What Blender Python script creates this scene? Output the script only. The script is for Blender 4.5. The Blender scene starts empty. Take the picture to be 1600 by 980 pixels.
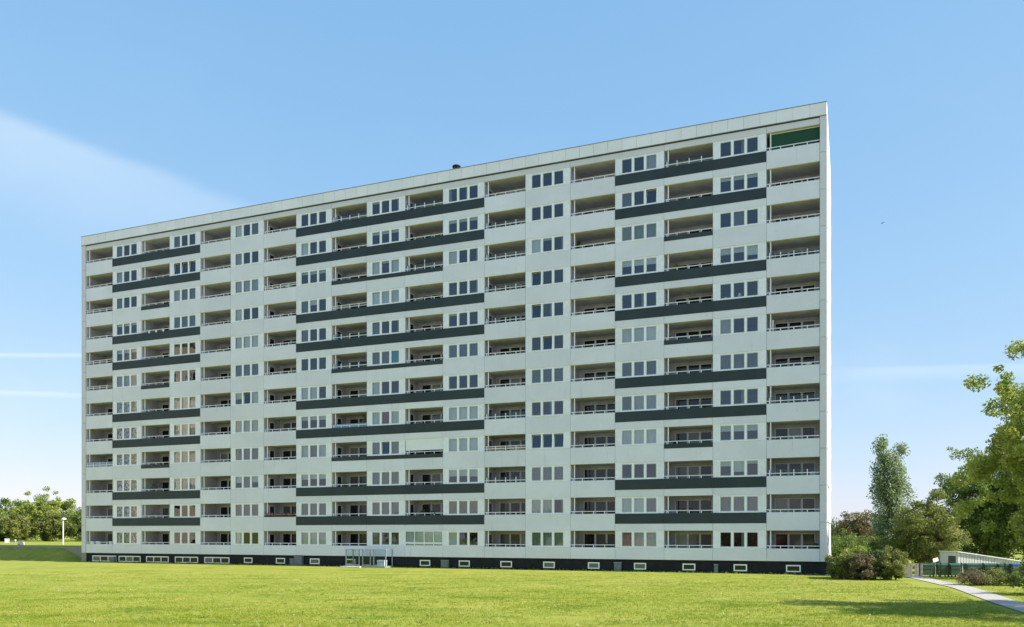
import bpy, math, random
import numpy as np
from mathutils import Vector

R = math.radians
random.seed(7)
rng = np.random.default_rng(7)
scene = bpy.context.scene
COL = scene.collection

# ------------------------------------------------------------------ camera
CAMZ = 3.17
cam_d = bpy.data.cameras.new('camera')
cam = bpy.data.objects.new('camera', cam_d)
COL.objects.link(cam)
cam.location = (0, 0, CAMZ)
cam.rotation_euler = (R(90), 0, 0)
cam_d.sensor_width = 36.0
cam_d.lens = 1300 / 1600 * 36
cam_d.shift_y = 343 / 1600
cam_d.clip_end = 6000
scene.camera = cam

# ------------------------------------------------------------------ sun + sky
SUN_AZ, SUN_EL = R(-21.3), R(38)          # along the long facade, a hair behind it
tosun = Vector((math.cos(SUN_AZ) * math.cos(SUN_EL), math.sin(SUN_AZ) * math.cos(SUN_EL), math.sin(SUN_EL)))
sun_d = bpy.data.lights.new('sun', 'SUN')
sun_d.energy = 5.0
sun_d.angle = R(0.5)
sun_d.color = (1.0, 0.95, 0.86)
sun = bpy.data.objects.new('sun', sun_d)
COL.objects.link(sun)
sun.rotation_euler = (-tosun).to_track_quat('-Z', 'Y').to_euler()

world = bpy.data.worlds.new('World')
scene.world = world
world.use_nodes = True
wt = world.node_tree
for n in list(wt.nodes):
    wt.nodes.remove(n)


def wn(t, **kw):
    n = wt.nodes.new(t)
    for k, v in kw.items():
        setattr(n, k, v)
    return n


def wmath(op, a, b=None, c=None, clamp=False):
    n = wn('ShaderNodeMath', operation=op, use_clamp=clamp)
    for i, v in enumerate((a, b, c)):
        if v is None:
            continue
        if isinstance(v, (int, float)):
            n.inputs[i].default_value = v
        else:
            wt.links.new(v, n.inputs[i])
    return n.outputs[0]


sky = wn('ShaderNodeTexSky', sky_type='NISHITA')
sky.sun_disc = False
sky.sun_elevation = SUN_EL
sky.sun_rotation = math.atan2(tosun.x, tosun.y)
sky.air_density = 1.0
sky.dust_density = 0.3
sky.ozone_density = 2.5
tc = wn('ShaderNodeTexCoord')
sep = wn('ShaderNodeSeparateXYZ')
wt.links.new(tc.outputs['Generated'], sep.inputs[0])
ymax = wmath('MAXIMUM', sep.outputs[1], 0.05)
U = wmath('DIVIDE', sep.outputs[0], ymax)          # direction to the cloud layer, seen towards +Y
V = wmath('DIVIDE', sep.outputs[2], ymax)
comb = wn('ShaderNodeCombineXYZ')
wt.links.new(U, comb.inputs[0])
wt.links.new(V, comb.inputs[1])


def wnoise(scale, sx, sy, detail=4.0, rough=0.55, rot=0.0):
    m = wn('ShaderNodeMapping')
    m.inputs['Scale'].default_value = (sx, sy, 1)
    m.inputs['Rotation'].default_value = (0, 0, rot)
    wt.links.new(comb.outputs[0], m.inputs[0])
    t = wn('ShaderNodeTexNoise')
    t.inputs['Scale'].default_value = scale
    t.inputs['Detail'].default_value = detail
    t.inputs['Roughness'].default_value = rough
    wt.links.new(m.outputs[0], t.inputs[0])
    return t.outputs['Fac']


def ramp(x, a, b):
    n = wn('ShaderNodeMapRange', interpolation_type='SMOOTHSTEP')
    n.inputs['From Min'].default_value = a
    n.inputs['From Max'].default_value = b
    wt.links.new(x, n.inputs['Value'])
    return n.outputs['Result']


n_soft = wnoise(2.6, 1, 1.6, 5, 0.6)
n_fine = wnoise(9.0, 0.7, 2.2, 5, 0.6, 0.4)


def streak(u0, v0, u1, v1, half_up, half_dn, strength, uend=None):
    """a soft trail of ice cloud along a line of directions"""
    dx, dy = u1 - u0, v1 - v0
    L = math.hypot(dx, dy)
    nx, ny = -dy / L, dx / L
    if ny < 0:
        nx, ny = -nx, -ny
    d = wmath('ADD', wmath('ADD', wmath('MULTIPLY', U, nx), wmath('MULTIPLY', V, ny)), -(u0 * nx + v0 * ny))
    d = wmath('ADD', d, wmath('MULTIPLY', wmath('SUBTRACT', n_fine, 0.5), half_up * 0.8))
    up = ramp(d, half_up, 0.0)
    dn = ramp(d, -half_dn, 0.0)
    m = wmath('MULTIPLY', up, dn)
    if uend is not None:
        m = wmath('MULTIPLY', m, ramp(U, uend[0], uend[1]))
    return wmath('MULTIPLY', m, strength)


def uv(px, py):
    return (px - 800) / 1300, (833 - py) / 1300


c1 = streak(*uv(0, 190), *uv(360, 325), 0.022, 0.15, 0.42, (0.02, -0.62))
c2 = streak(*uv(0, 555), *uv(130, 555), 0.004, 0.005, 0.45, (-0.42, -0.56))
c3 = streak(*uv(0, 612), *uv(130, 618), 0.004, 0.006, 0.4, (-0.42, -0.56))
c4 = streak(*uv(1300, 580), *uv(1600, 572), 0.006, 0.02, 0.3, (0.33, 0.5))
c5 = wmath('MULTIPLY', ramp(n_soft, 0.45, 0.75), wmath('MULTIPLY', ramp(V, 0.75, 0.0), 0.16))
cl = wmath('ADD', wmath('ADD', wmath('ADD', c1, c2), wmath('ADD', c3, c4)), c5)
cl = wmath('MULTIPLY', cl, wmath('ADD', wmath('MULTIPLY', n_soft, 0.9), 0.35), clamp=True)
# hazy summer sky: the clear-sky model with its horizon glare softened, alike in every direction
srgb = wn('ShaderNodeSeparateColor')
wt.links.new(sky.outputs[0], srgb.inputs[0])
crgb = wn('ShaderNodeCombineColor')
for i, (a_, p_) in enumerate(((0.210, 0.64), (0.325, 0.40), (0.488, 0.26))):
    wt.links.new(wmath('MULTIPLY', wmath('POWER', srgb.outputs[i], p_), a_ / 0.2175), crgb.inputs[i])
mixc = wn('ShaderNodeMix', data_type='RGBA')
wt.links.new(cl, mixc.inputs['Factor'])
wt.links.new(crgb.outputs[0], mixc.inputs['A'])
mixc.inputs['B'].default_value = (3.2, 3.65, 4.0, 1)
bg = wn('ShaderNodeBackground')
bg.inputs['Strength'].default_value = 0.15
wt.links.new(mixc.outputs['Result'], bg.inputs['Color'])
wo = wn('ShaderNodeOutputWorld')
wt.links.new(bg.outputs[0], wo.inputs['Surface'])

scene.view_settings.view_transform = 'Standard'
scene.view_settings.look = 'None'
scene.view_settings.gamma = 1.0
scene.view_settings.use_curve_mapping = False
scene.view_settings.exposure = 0.92


# ------------------------------------------------------------------ helpers
def tag(o, label=None, cat=None, group=None, kind=None):
    if label: o['label'] = label
    if cat: o['category'] = cat
    if group: o['group'] = group
    if kind: o['kind'] = kind
    return o


class MB:
    """collects boxes, tubes and quads into one mesh"""
    def __init__(self):
        self.v, self.f = [], []

    def box(self, x0, x1, y0, y1, z0, z1):
        b = len(self.v)
        self.v += [(x0, y0, z0), (x1, y0, z0), (x1, y1, z0), (x0, y1, z0),
                   (x0, y0, z1), (x1, y0, z1), (x1, y1, z1), (x0, y1, z1)]
        self.f += [tuple(b + i for i in q) for q in
                   ((0, 3, 2, 1), (4, 5, 6, 7), (0, 1, 5, 4), (1, 2, 6, 5), (2, 3, 7, 6), (3, 0, 4, 7))]
        return self

    def quad(self, *p):
        b = len(self.v)
        self.v += list(p)
        self.f.append(tuple(range(b, b + len(p))))
        return self

    def tube(self, pts, rad, n=6, caps=True):
        b0 = len(self.v)
        pts = [Vector(p) for p in pts]
        if isinstance(rad, (int, float)):
            rad = [rad] * len(pts)
        for i, p in enumerate(pts):
            d = (pts[min(i + 1, len(pts) - 1)] - pts[max(i - 1, 0)]).normalized()
            a = d.cross(Vector((0, 0, 1)) if abs(d.z) < 0.9 else Vector((1, 0, 0))).normalized()
            c = d.cross(a)
            for k in range(n):
                t = 2 * math.pi * k / n
                q = p + (a * math.cos(t) + c * math.sin(t)) * rad[i]
                self.v.append(tuple(q))
        for i in range(len(pts) - 1):
            for k in range(n):
                k2 = (k + 1) % n
                self.f.append((b0 + i * n + k, b0 + i * n + k2, b0 + (i + 1) * n + k2, b0 + (i + 1) * n + k))
        if caps:
            self.f.append(tuple(b0 + k for k in range(n - 1, -1, -1)))
            e = b0 + (len(pts) - 1) * n
            self.f.append(tuple(e + k for k in range(n)))
        return self

    def disc_ring(self, cx, cy, prof, n=16):
        """lathe: prof = [(r, z), ...]"""
        b0 = len(self.v)
        for r, z in prof:
            for k in range(n):
                t = 2 * math.pi * k / n
                self.v.append((cx + r * math.cos(t), cy + r * math.sin(t), z))
        for i in range(len(prof) - 1):
            for k in range(n):
                k2 = (k + 1) % n
                self.f.append((b0 + i * n + k, b0 + i * n + k2, b0 + (i + 1) * n + k2, b0 + (i + 1) * n + k))
        self.f.append(tuple(b0 + k for k in range(n - 1, -1, -1)))
        e = b0 + (len(prof) - 1) * n
        self.f.append(tuple(e + k for k in range(n)))
        return self

    def mesh(self, name, mat=None):
        m = bpy.data.meshes.new(name)
        m.from_pydata(self.v, [], self.f)
        m.update()
        if mat:
            m.materials.append(mat)
        return m


def put(name, mesh, parent=None, loc=(0, 0, 0), rot=None):
    o = bpy.data.objects.new(name, mesh)
    COL.objects.link(o)
    o.parent = parent
    o.location = loc
    if rot:
        o.rotation_euler = rot
    return o


def empty(name, loc=(0, 0, 0), rz=0.0):
    o = bpy.data.objects.new(name, None)
    COL.objects.link(o)
    o.location = loc
    o.rotation_euler = (0, 0, rz)
    o.empty_display_size = 0.3
    return o


# ------------------------------------------------------------------ materials
def newmat(name):
    m = bpy.data.materials.new(name)
    m.use_nodes = True
    nt = m.node_tree
    for n in list(nt.nodes):
        nt.nodes.remove(n)
    out = nt.nodes.new('ShaderNodeOutputMaterial')
    return m, nt, out


def add(nt, t, **kw):
    n = nt.nodes.new(t)
    for k, v in kw.items():
        setattr(n, k, v)
    return n


def setin(nt, node, key, val):
    if isinstance(val, bpy.types.NodeSocket):
        nt.links.new(val, node.inputs[key])
    elif isinstance(val, (tuple, list)):
        v = tuple(val)
        node.inputs[key].default_value = v if len(v) == len(node.inputs[key].default_value) else v + (1,)
    else:
        node.inputs[key].default_value = val


def noise(nt, scale, detail=4, rough=0.55, sc=(1, 1, 1), rot=(0, 0, 0), src='Position'):
    if src == 'Position':
        p = add(nt, 'ShaderNodeNewGeometry').outputs['Position']
    else:
        p = add(nt, 'ShaderNodeTexCoord').outputs['Object']
    m = add(nt, 'ShaderNodeMapping')
    m.inputs['Scale'].default_value = sc
    m.inputs['Rotation'].default_value = rot
    nt.links.new(p, m.inputs[0])
    t = add(nt, 'ShaderNodeTexNoise')
    t.inputs['Scale'].default_value = scale
    t.inputs['Detail'].default_value = detail
    t.inputs['Roughness'].default_value = rough
    nt.links.new(m.outputs[0], t.inputs[0])
    return t.outputs['Fac']


def maprange(nt, x, a, b, c=0.0, d=1.0):
    n = add(nt, 'ShaderNodeMapRange', interpolation_type='SMOOTHSTEP')
    for k, v in (('From Min', a), ('From Max', b), ('To Min', c), ('To Max', d)):
        n.inputs[k].default_value = v
    nt.links.new(x, n.inputs['Value'])
    return n.outputs['Result']


def mixrgb(nt, fac, a, b, mode='MIX'):
    n = add(nt, 'ShaderNodeMix', data_type='RGBA', blend_type=mode)
    setin(nt, n, 'Factor', fac)
    setin(nt, n, 'A', a)
    setin(nt, n, 'B', b)
    return n.outputs['Result']


def mathn(nt, op, a, b):
    n = add(nt, 'ShaderNodeMath', operation=op)
    setin(nt, n, 0, a)
    setin(nt, n, 1, b)
    return n.outputs[0]


def bsdf(nt, out, color, rough=0.7, bump=None, bump_d=0.01, bump_s=0.4, metal=0.0, spec=0.4):
    b = add(nt, 'ShaderNodeBsdfPrincipled')
    setin(nt, b, 'Base Color', color)
    setin(nt, b, 'Roughness', rough)
    setin(nt, b, 'Metallic', metal)
    setin(nt, b, 'Specular IOR Level', spec)
    if bump is not None:
        bp = add(nt, 'ShaderNodeBump')
        bp.inputs['Distance'].default_value = bump_d
        bp.inputs['Strength'].default_value = bump_s
        nt.links.new(bump, bp.inputs['Height'])
        nt.links.new(bp.outputs[0], b.inputs['Normal'])
    nt.links.new(b.outputs[0], out.inputs['Surface'])
    return b


def simple(name, col, rough=0.6, var=0.10, scale=3.0, metal=0.0, spec=0.4, rnd=0.0, bump=0.0):
    m, nt, out = newmat(name)
    n = noise(nt, scale, 4, 0.6)
    dark = tuple(c * (1 - var) for c in col)
    lite = tuple(min(1, c * (1 + var)) for c in col)
    c = mixrgb(nt, maprange(nt, n, 0.3, 0.7), dark, lite)
    if rnd:
        oi = add(nt, 'ShaderNodeObjectInfo')
        k = maprange(nt, oi.outputs['Random'], 0, 1, 1 - rnd, 1.0)
        c = mixrgb(nt, 1.0, c, None or (1, 1, 1), 'MULTIPLY') if False else mixrgb(nt, mathn(nt, 'SUBTRACT', 1.0, k), c, (0, 0, 0))
    bsdf(nt, out, c, rough, n if bump else None, 0.01, bump, metal, spec)
    return m


def concrete(name, col, stain=0.35, rnd=0.05):
    m, nt, out = newmat(name)
    big = noise(nt, 0.35, 5, 0.6)
    fine = noise(nt, 9.0, 5, 0.65)
    streaks = noise(nt, 1.0, 6, 0.7, sc=(3.2, 3.2, 0.28))
    spots = noise(nt, 2.4, 8, 0.75)
    c = mixrgb(nt, maprange(nt, big, 0.3, 0.72), tuple(x * 0.92 for x in col), col)
    c = mixrgb(nt, maprange(nt, fine, 0.35, 0.75, 0, 0.10), c, tuple(x * 0.6 for x in col))
    grime = (col[0] * 0.50, col[1] * 0.50, col[2] * 0.47)
    c = mixrgb(nt, maprange(nt, streaks, 0.58, 0.80, 0, stain), c, grime)
    sp = mathn(nt, 'MULTIPLY', maprange(nt, spots, 0.62, 0.70), maprange(nt, big, 0.5, 0.62))
    c = mixrgb(nt, mathn(nt, 'MULTIPLY', sp, stain * 1.1), c, (col[0] * 0.42, col[1] * 0.42, col[2] * 0.38))
    oi = add(nt, 'ShaderNodeObjectInfo')
    c = mixrgb(nt, maprange(nt, oi.outputs['Random'], 0, 1, 0, rnd), c, tuple(x * 0.4 for x in col))
    bsdf(nt, out, c, 0.85, fine, 0.006, 0.35, 0.0, 0.25)
    return m


M = {}
M['panel'] = concrete('facade_concrete', (0.84, 0.825, 0.91), 0.5, 0.09)
M['beam'] = concrete('beam_concrete', (0.74, 0.72, 0.78), 0.36)
M['pier'] = concrete('pier_concrete', (0.74, 0.72, 0.78), 0.40)
M['fascia'] = concrete('fascia_panel', (0.92, 0.89, 0.95), 0.16, 0.07)
M['endwall'] = concrete('end_wall_panel', (0.85, 0.81, 0.79), 0.16)
M['white'] = simple('white_frame', (0.95, 0.94, 0.97), 0.35, 0.03)
M['sidepanel'] = simple('white_side_panel', (0.89, 0.875, 0.94), 0.5, 0.05, rnd=0.06)
M['rail'] = simple('white_rail', (0.88, 0.86, 0.91), 0.4, 0.06)
M['band'] = simple('slate_band', (0.032, 0.047, 0.053), 0.5, 0.10, 0.8, rnd=0.12, spec=0.35)
M['plinth'] = simple('plinth_black', (0.015, 0.016, 0.021), 0.7, 0.30, 1.6, bump=0.2, spec=0.25)
M['recess'] = simple('balcony_plaster', (0.60, 0.57, 0.62), 0.85, 0.12, 1.1, rnd=0.10)
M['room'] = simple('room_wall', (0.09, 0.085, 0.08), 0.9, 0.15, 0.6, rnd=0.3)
M['coping'] = simple('coping_metal', (0.35, 0.35, 0.36), 0.45, 0.1, metal=0.3)
M['roof'] = simple('roof_felt', (0.10, 0.10, 0.105), 0.95, 0.2)
M['grey_metal'] = simple('grey_metal', (0.15, 0.17, 0.19), 0.5, 0.1)
M['steel'] = simple('galvanised_steel', (0.27, 0.31, 0.33), 0.45, 0.12, 6, metal=0.3)
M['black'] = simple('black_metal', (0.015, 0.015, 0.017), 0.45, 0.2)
M['floor'] = simple('pale_slab', (0.60, 0.59, 0.55), 0.85, 0.12)


def glassmat(name, tint, refl_min, refl_max):
    m, nt, out = newmat(name)
    tr = add(nt, 'ShaderNodeBsdfTransparent')
    tr.inputs[0].default_value = tint + (1,)
    gl = add(nt, 'ShaderNodeBsdfGlossy')
    gl.inputs['Roughness'].default_value = 0.015
    gl.inputs['Color'].default_value = (0.95, 0.97, 1, 1)
    w = noise(nt, 1.1, 2, 0.5)
    bp = add(nt, 'ShaderNodeBump')
    bp.inputs['Distance'].default_value = 0.02
    bp.inputs['Strength'].default_value = 0.25
    nt.links.new(w, bp.inputs['Height'])
    nt.links.new(bp.outputs[0], gl.inputs['Normal'])
    fr = add(nt, 'ShaderNodeFresnel')
    fr.inputs['IOR'].default_value = 1.52
    k = maprange(nt, fr.outputs[0], 0.03, 0.7, refl_min, refl_max)
    mx = add(nt, 'ShaderNodeMixShader')
    nt.links.new(k, mx.inputs[0])
    nt.links.new(tr.outputs[0], mx.inputs[1])
    nt.links.new(gl.outputs[0], mx.inputs[2])
    nt.links.new(mx.outputs[0], out.inputs['Surface'])
    return m


M['glass'] = glassmat('window_glass', (0.91, 0.93, 0.94), 0.105, 0.9)
M['clear'] = glassmat('railing_glass', (0.84, 0.90, 0.90), 0.015, 0.35)


def darkglass(name, col):
    m, nt, out = newmat(name)
    b = bsdf(nt, out, col, 0.04, None, 0, 0, 0, 0.55)
    return m


M['dglass0'] = darkglass('dark_room_glass', (0.012, 0.012, 0.014))
M['dglass1'] = darkglass('curtained_glass', (0.16, 0.15, 0.14))
M['dglass2'] = darkglass('pale_curtained_glass', (0.30, 0.31, 0.29))


def cloth(name, col, trans=0.3, lace=0.0, var=0.12):
    m, nt, out = newmat(name)
    n = noise(nt, 5.0, 4, 0.6, sc=(1, 1, 0.35))
    c = mixrgb(nt, maprange(nt, n, 0.3, 0.7), tuple(x * (1 - var) for x in col), col)
    oi = add(nt, 'ShaderNodeObjectInfo')
    c = mixrgb(nt, maprange(nt, oi.outputs['Random'], 0, 1, 0, 0.22), c, tuple(x * 0.35 for x in col))
    d = add(nt, 'ShaderNodeBsdfDiffuse')
    nt.links.new(c, d.inputs[0])
    last = d.outputs[0]
    if lace:
        t = add(nt, 'ShaderNodeBsdfTransparent')
        l1 = noise(nt, 3.2, 6, 0.7)
        k = maprange(nt, l1, 0.46, 0.54, 0.0, lace)
        mx = add(nt, 'ShaderNodeMixShader')
        nt.links.new(k, mx.inputs[0])
        nt.links.new(last, mx.inputs[1])
        nt.links.new(t.outputs[0], mx.inputs[2])
        last = mx.outputs[0]
    nt.links.new(last, out.inputs['Surface'])
    return m


M['c_b'] = cloth('pale_blind', (0.72, 0.78, 0.78))
M['c_c'] = cloth('grey_curtain', (0.54, 0.56, 0.60))
M['c_s'] = cloth('sheer_curtain', (0.22, 0.25, 0.28))
M['c_g'] = cloth('mid_grey_curtain', (0.34, 0.34, 0.35))
M['c_w'] = cloth('white_curtain', (0.74, 0.73, 0.70))
M['c_p'] = cloth('tan_curtain', (0.38, 0.31, 0.25))
M['c_r'] = cloth('red_curtain', (0.36, 0.11, 0.15))
M['c_t'] = cloth('teal_curtain', (0.05, 0.42, 0.46))
M['c_l'] = cloth('lace_curtain', (0.92, 0.90, 0.90), lace=0.75)
M['c_k'] = cloth('beige_reflection_lace', (0.95, 0.84, 0.77), lace=0.18)  # bright beige window reflections, painted as pale lace behind the glass
M['c_G'] = cloth('dark_green_curtain', (0.06, 0.085, 0.07))
M['c_e'] = cloth('sage_curtain', (0.36, 0.43, 0.36))

# ------------------------------------------------------------------ layout of the place
FX, FY = 0.92720, -0.37457                 # facade direction, left to right
YR = 62.70
XR = (1292 - 800) / 1300 * YR
ROT = math.atan2(FY, FX)
LEN = 76.53                                # length of the block
DEP = 12.5
NF, HF = 12, 2.794                         # storeys, storey height
T12 = 3.36                                 # head of the lowest openings
OH = 1.38                                  # opening height
BW, WW = 3.88, 4.07                        # balcony bay, window bay
MOD = BW + WW
PIER = 0.50


def T(r): return T12 + (NF - r) * HF
def st(x, y):
    """s: metres leftwards from the right corner along the facade, t: metres in front of it"""
    dx, dy = x - XR, y - YR
    return -(dx * FX + dy * FY), -(dx * (-FY) + dy * FX)
def from_st(s, t): return XR - s * FX + t * FY, YR - s * FY - t * FX
def sm(a, b, x):
    u = min(1, max(0, (x - a) / (b - a)))
    return u * u * (3 - 2 * u)


TERR = 1.55


def gz(x, y):
    z = -1.0 * sm(27, 37, x) * sm(54, 78, y)
    s, t = st(x, y)
    if s > 70:
        z += (TERR - 0.03) * sm(76.9, 82.0, s) * sm(0.4, -1.9, t)
    z += 0.05 * math.sin(x * 0.21 + 1.3) * math.sin(y * 0.17) * sm(60, 40, y) 
    return z


# --- ground sheet
def axis(a, b, fine0, fine1, step):
    left, right = [], []
    v, d = fine0, step
    while v > a:
        d *= 1.35
        v -= d
        left.append(max(v, a))
    v, d = fine1, step
    while v < b:
        d *= 1.35
        v += d
        right.append(min(v, b))
    return left[::-1] + list(np.arange(fine0, fine1 + 1e-6, step)) + right


xs = axis(-3000, 3000, -72, 60, 1.0)
ys = axis(-1500, 4000, 10, 110, 1.0)
gv = [(x, y, gz(x, y)) for y in ys for x in xs]
nx = len(xs)
gf = [(j * nx + i, j * nx + i + 1, (j + 1) * nx + i + 1, (j + 1) * nx + i)
      for j in range(len(ys) - 1) for i in range(nx - 1)]


def grassmat(name):
    m, nt, out = newmat(name)
    big = noise(nt, 0.10, 4, 0.6)
    mid = noise(nt, 0.55, 5, 0.65, sc=(0.6, 1.6, 1))
    fine = noise(nt, 6.0, 6, 0.7)
    vfine = noise(nt, 26.0, 4, 0.7)
    c = mixrgb(nt, maprange(nt, big, 0.35, 0.65), (0.222, 0.262, 0.033), (0.278, 0.287, 0.045))
    c = mixrgb(nt, maprange(nt, mid, 0.42, 0.68, 0, 0.7), c, (0.370, 0.335, 0.085))
    c = mixrgb(nt, maprange(nt, fine, 0.42, 0.75, 0, 0.55), c, (0.170, 0.235, 0.024))
    c = mixrgb(nt, maprange(nt, vfine, 0.55, 0.8, 0, 0.45), c, (0.47, 0.44, 0.13))
    pt = noise(nt, 0.30, 6, 0.7, sc=(0.8, 1.3, 1))
    c = mixrgb(nt, maprange(nt, pt, 0.50, 0.64, 0, 0.75), c, (0.135, 0.200, 0.020))
    h = mathn(nt, 'ADD', fine, vfine)
    bsdf(nt, out, c, 0.9, h, 0.05, 0.6, 0, 0.15)
    return m


M['grass'] = grassmat('lawn_grass')
me = bpy.data.meshes.new('ground')
me.from_pydata(gv, [], gf)
me.materials.append(M['grass'])
for p in me.polygons: p.use_smooth = True
tag(put('ground', me), 'mown lawn sheet in front of the apartment block', kind='structure')

# --- raised lawn to the left of the block
mb = MB()
pts = []
for s, t in ((76.62, -2.2), (900, -2.2), (900, -900), (20, -900), (20, -13.2), (76.62, -13.2)):
    x, y = from_st(s, t)
    pts.append((x, y, TERR))
n = len(pts)
low = [(p[0], p[1], TERR - 0.25) for p in pts]
mb.v = pts + low
mb.f = [tuple(range(n))[::-1]] + [(i, (i + 1) % n, (i + 1) % n + n, i + n) for i in range(n)]
me = mb.mesh('raised_lawn', M['grass'])
tag(put('raised_lawn', me), 'raised lawn terrace left of the block', kind='structure')
M['oldconc'] = concrete('weathered_wall', (0.34, 0.31, 0.25), 0.8)
rw = empty('retaining_wall', (*from_st(76.6, -2.0), 0), ROT)
tag(rw, 'stained concrete retaining wall under the raised lawn by the block', 'wall')
for k in range(8):
    put('wall_panel', MB().box(-1.98, 0, -0.25, 0.0, -0.4, TERR - 0.06).mesh('wall_panel', M['oldconc']), rw, (-k * 2.0, 0, 0))
put('coping', MB().box(-16, 0.02, -0.30, 0.1, TERR - 0.06, TERR + 0.03).mesh('coping', M['oldconc']), rw)
put('return_wall', MB().box(-0.6, 0.04, -1.95, -0.31, -0.4, 1.0).mesh('return_wall', M['oldconc']), rw, (0.55, 0, 0))

# --- path
M['path'] = concrete('path_paving', (0.42, 0.385, 0.35), 0.3)
mb = MB()
pp = [(33.5, 78.0, 1.15), (31.2, 68.0, 1.15), (29.0, 60.0, 1.2), (26.0, 48.0, 1.25), (22.2, 37.0, 1.3), (19.0, 27.5, 1.3), (14.5, 15.0, 1.3), (11, 4, 1.3)]
prev = None
for i in range(len(pp) - 1):
    (x0, y0, w0), (x1, y1, w1) = pp[i], pp[i + 1]
    for k in range(12):
        u = k / 12
        x, y, w = x0 + (x1 - x0) * u, y0 + (y1 - y0) * u, w0 + (w1 - w0) * u
        cur = [(x - w / 2, y, gz(x - w / 2, y) + 0.03), (x + w / 2, y, gz(x + w / 2, y) + 0.03)]
        if prev:
            mb.quad(prev[1], prev[0], cur[0], cur[1])
        prev = cur
tag(put('path', mb.mesh('path', M['path'])), 'narrow pale path across the lawn', kind='structure')

# ================================================================== apartment block
B = empty('apartment_building', (XR, YR, 0), ROT)
tag(B, 'twelve-storey pale concrete apartment block with recessed balconies and slate bands', 'building')
bal_x = [-(PIER + (9 - i) * MOD + BW) for i in range(10)]       # left edge of balcony i (0 = far left)
win_x = [-(PIER + (8 - i) * MOD + BW + WW) for i in range(9)]   # left edge of window bay i

# shell: end walls, back wall, roof
put('back_wall', MB().box(-LEN + 0.3, -0.3, DEP - 0.3, DEP, 0, 34.7).mesh('back_wall', M['panel']), B)
put('core_wall', MB().box(-LEN + 0.30, -LEN + 0.55, 0.14, DEP - 0.31, 1.0, 34.7).mesh('core_wall', M['panel']), B)
put('core_wall', MB().box(-0.38, -0.14, 0.14, DEP - 0.31, 1.0, 34.7).mesh('core_wall', M['panel']), B)
put('roof', MB().box(-LEN + 0.15, -0.15, 0.1, DEP - 0.05, 34.72, 35.0).mesh('roof', M['roof']), B)

# plinth
put('plinth', MB().box(-LEN + 0.05, -0.02, 0.16, DEP - 0.32, -1.2, 0.995).mesh('plinth', M['plinth']), B)

# spandrel panels, one for each bay and storey
cache = {}
def spandrel(w, h, key='panel'):
    k = ('sp', round(w, 3), round(h, 3), key)
    if k not in cache:
        b = 0.012
        g = 0.008
        m = MB()
        # front face slightly chamfered at its edges
        x0, x1, z0, z1 = g, w - g, 0.004, h - 0.004
        f = [(x0 + b, 0, z0 + b), (x1 - b, 0, z0 + b), (x1 - b, 0, z1 - b), (x0 + b, 0, z1 - b)]
        e = [(x0, b, z0), (x1, b, z0), (x1, b, z1), (x0, b, z1)]
        q = [(x0, 0.14, z0), (x1, 0.14, z0), (x1, 0.14, z1), (x0, 0.14, z1)]
        m.v = f + e + q
        m.f = [(0, 1, 2, 3), (8, 11, 10, 9)]
        for o in (0, 4):
            for i in range(4):
                j = (i + 1) % 4
                m.f.append((o + i, o + 4 + i, o + 4 + j, o + j))
        cache[k] = m.mesh('spandrel_panel', M[key])
    return cache[k]


for r in range(1, NF + 1):
    top = T(r) - OH
    bot = T(r + 1) if r < NF else 1.0
    for i in range(10):
        put('spandrel_panel', spandrel(BW, top - bot), B, (bal_x[i], 0, bot))
    for i in range(9):
        put('spandrel_panel', spandrel(WW, top - bot), B, (win_x[i], 0, bot))
    for x0, w in ((-PIER + 0.01, PIER - 0.02), (-LEN + 0.01, LEN + bal_x[0] - 0.02)):
        zb = 1.0 if r == NF else T(r + 1) + 0.63
        zt = 34.82 if r == 1 else T(r) + 0.63
        put('pier_panel', MB().box(x0, x0 + w, -0.055, 0.3, zb + 0.012, zt - 0.012).mesh('pier_panel', M['pier']), B)

# head beam and fascia
for i in range(10):
    x0 = bal_x[i]
    w = BW if i == 9 else MOD
    put('head_beam', spandrel(w, 34.58 - T(1), 'beam'), B, (x0, 0.0, T(1)))
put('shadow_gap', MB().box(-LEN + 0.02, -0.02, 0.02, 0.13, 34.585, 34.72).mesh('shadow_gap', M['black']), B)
put('drip_edge', MB().box(-LEN, 0.0, -0.125, 0.02, 34.64, 34.668).mesh('drip_edge', M['grey_metal']), B)
nf = 63
fw = (LEN + 0.02) / nf
fm = spandrel(fw, 0.95, 'fascia')
for k in range(nf):
    put('fascia_panel', fm, B, (-LEN - 0.01 + k * fw, -0.13, 34.67))
fe = spandrel(DEP / 10, 0.95, 'fascia')
for k in range(10):
    put('fascia_panel', fe, B, (0.01, 0.013 + k * DEP / 10, 34.67), (0, 0, R(90)))
put('roof_coping', MB().box(-LEN - 0.04, 0.04, -0.16, 0.14, 35.625, 35.665).box(-0.2, 0.04, 0.142, DEP, 35.625, 35.665)
    .box(-LEN - 0.04, -LEN + 0.2, 0.142, DEP, 35.625, 35.665).mesh('roof_coping', M['coping']), B)

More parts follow.
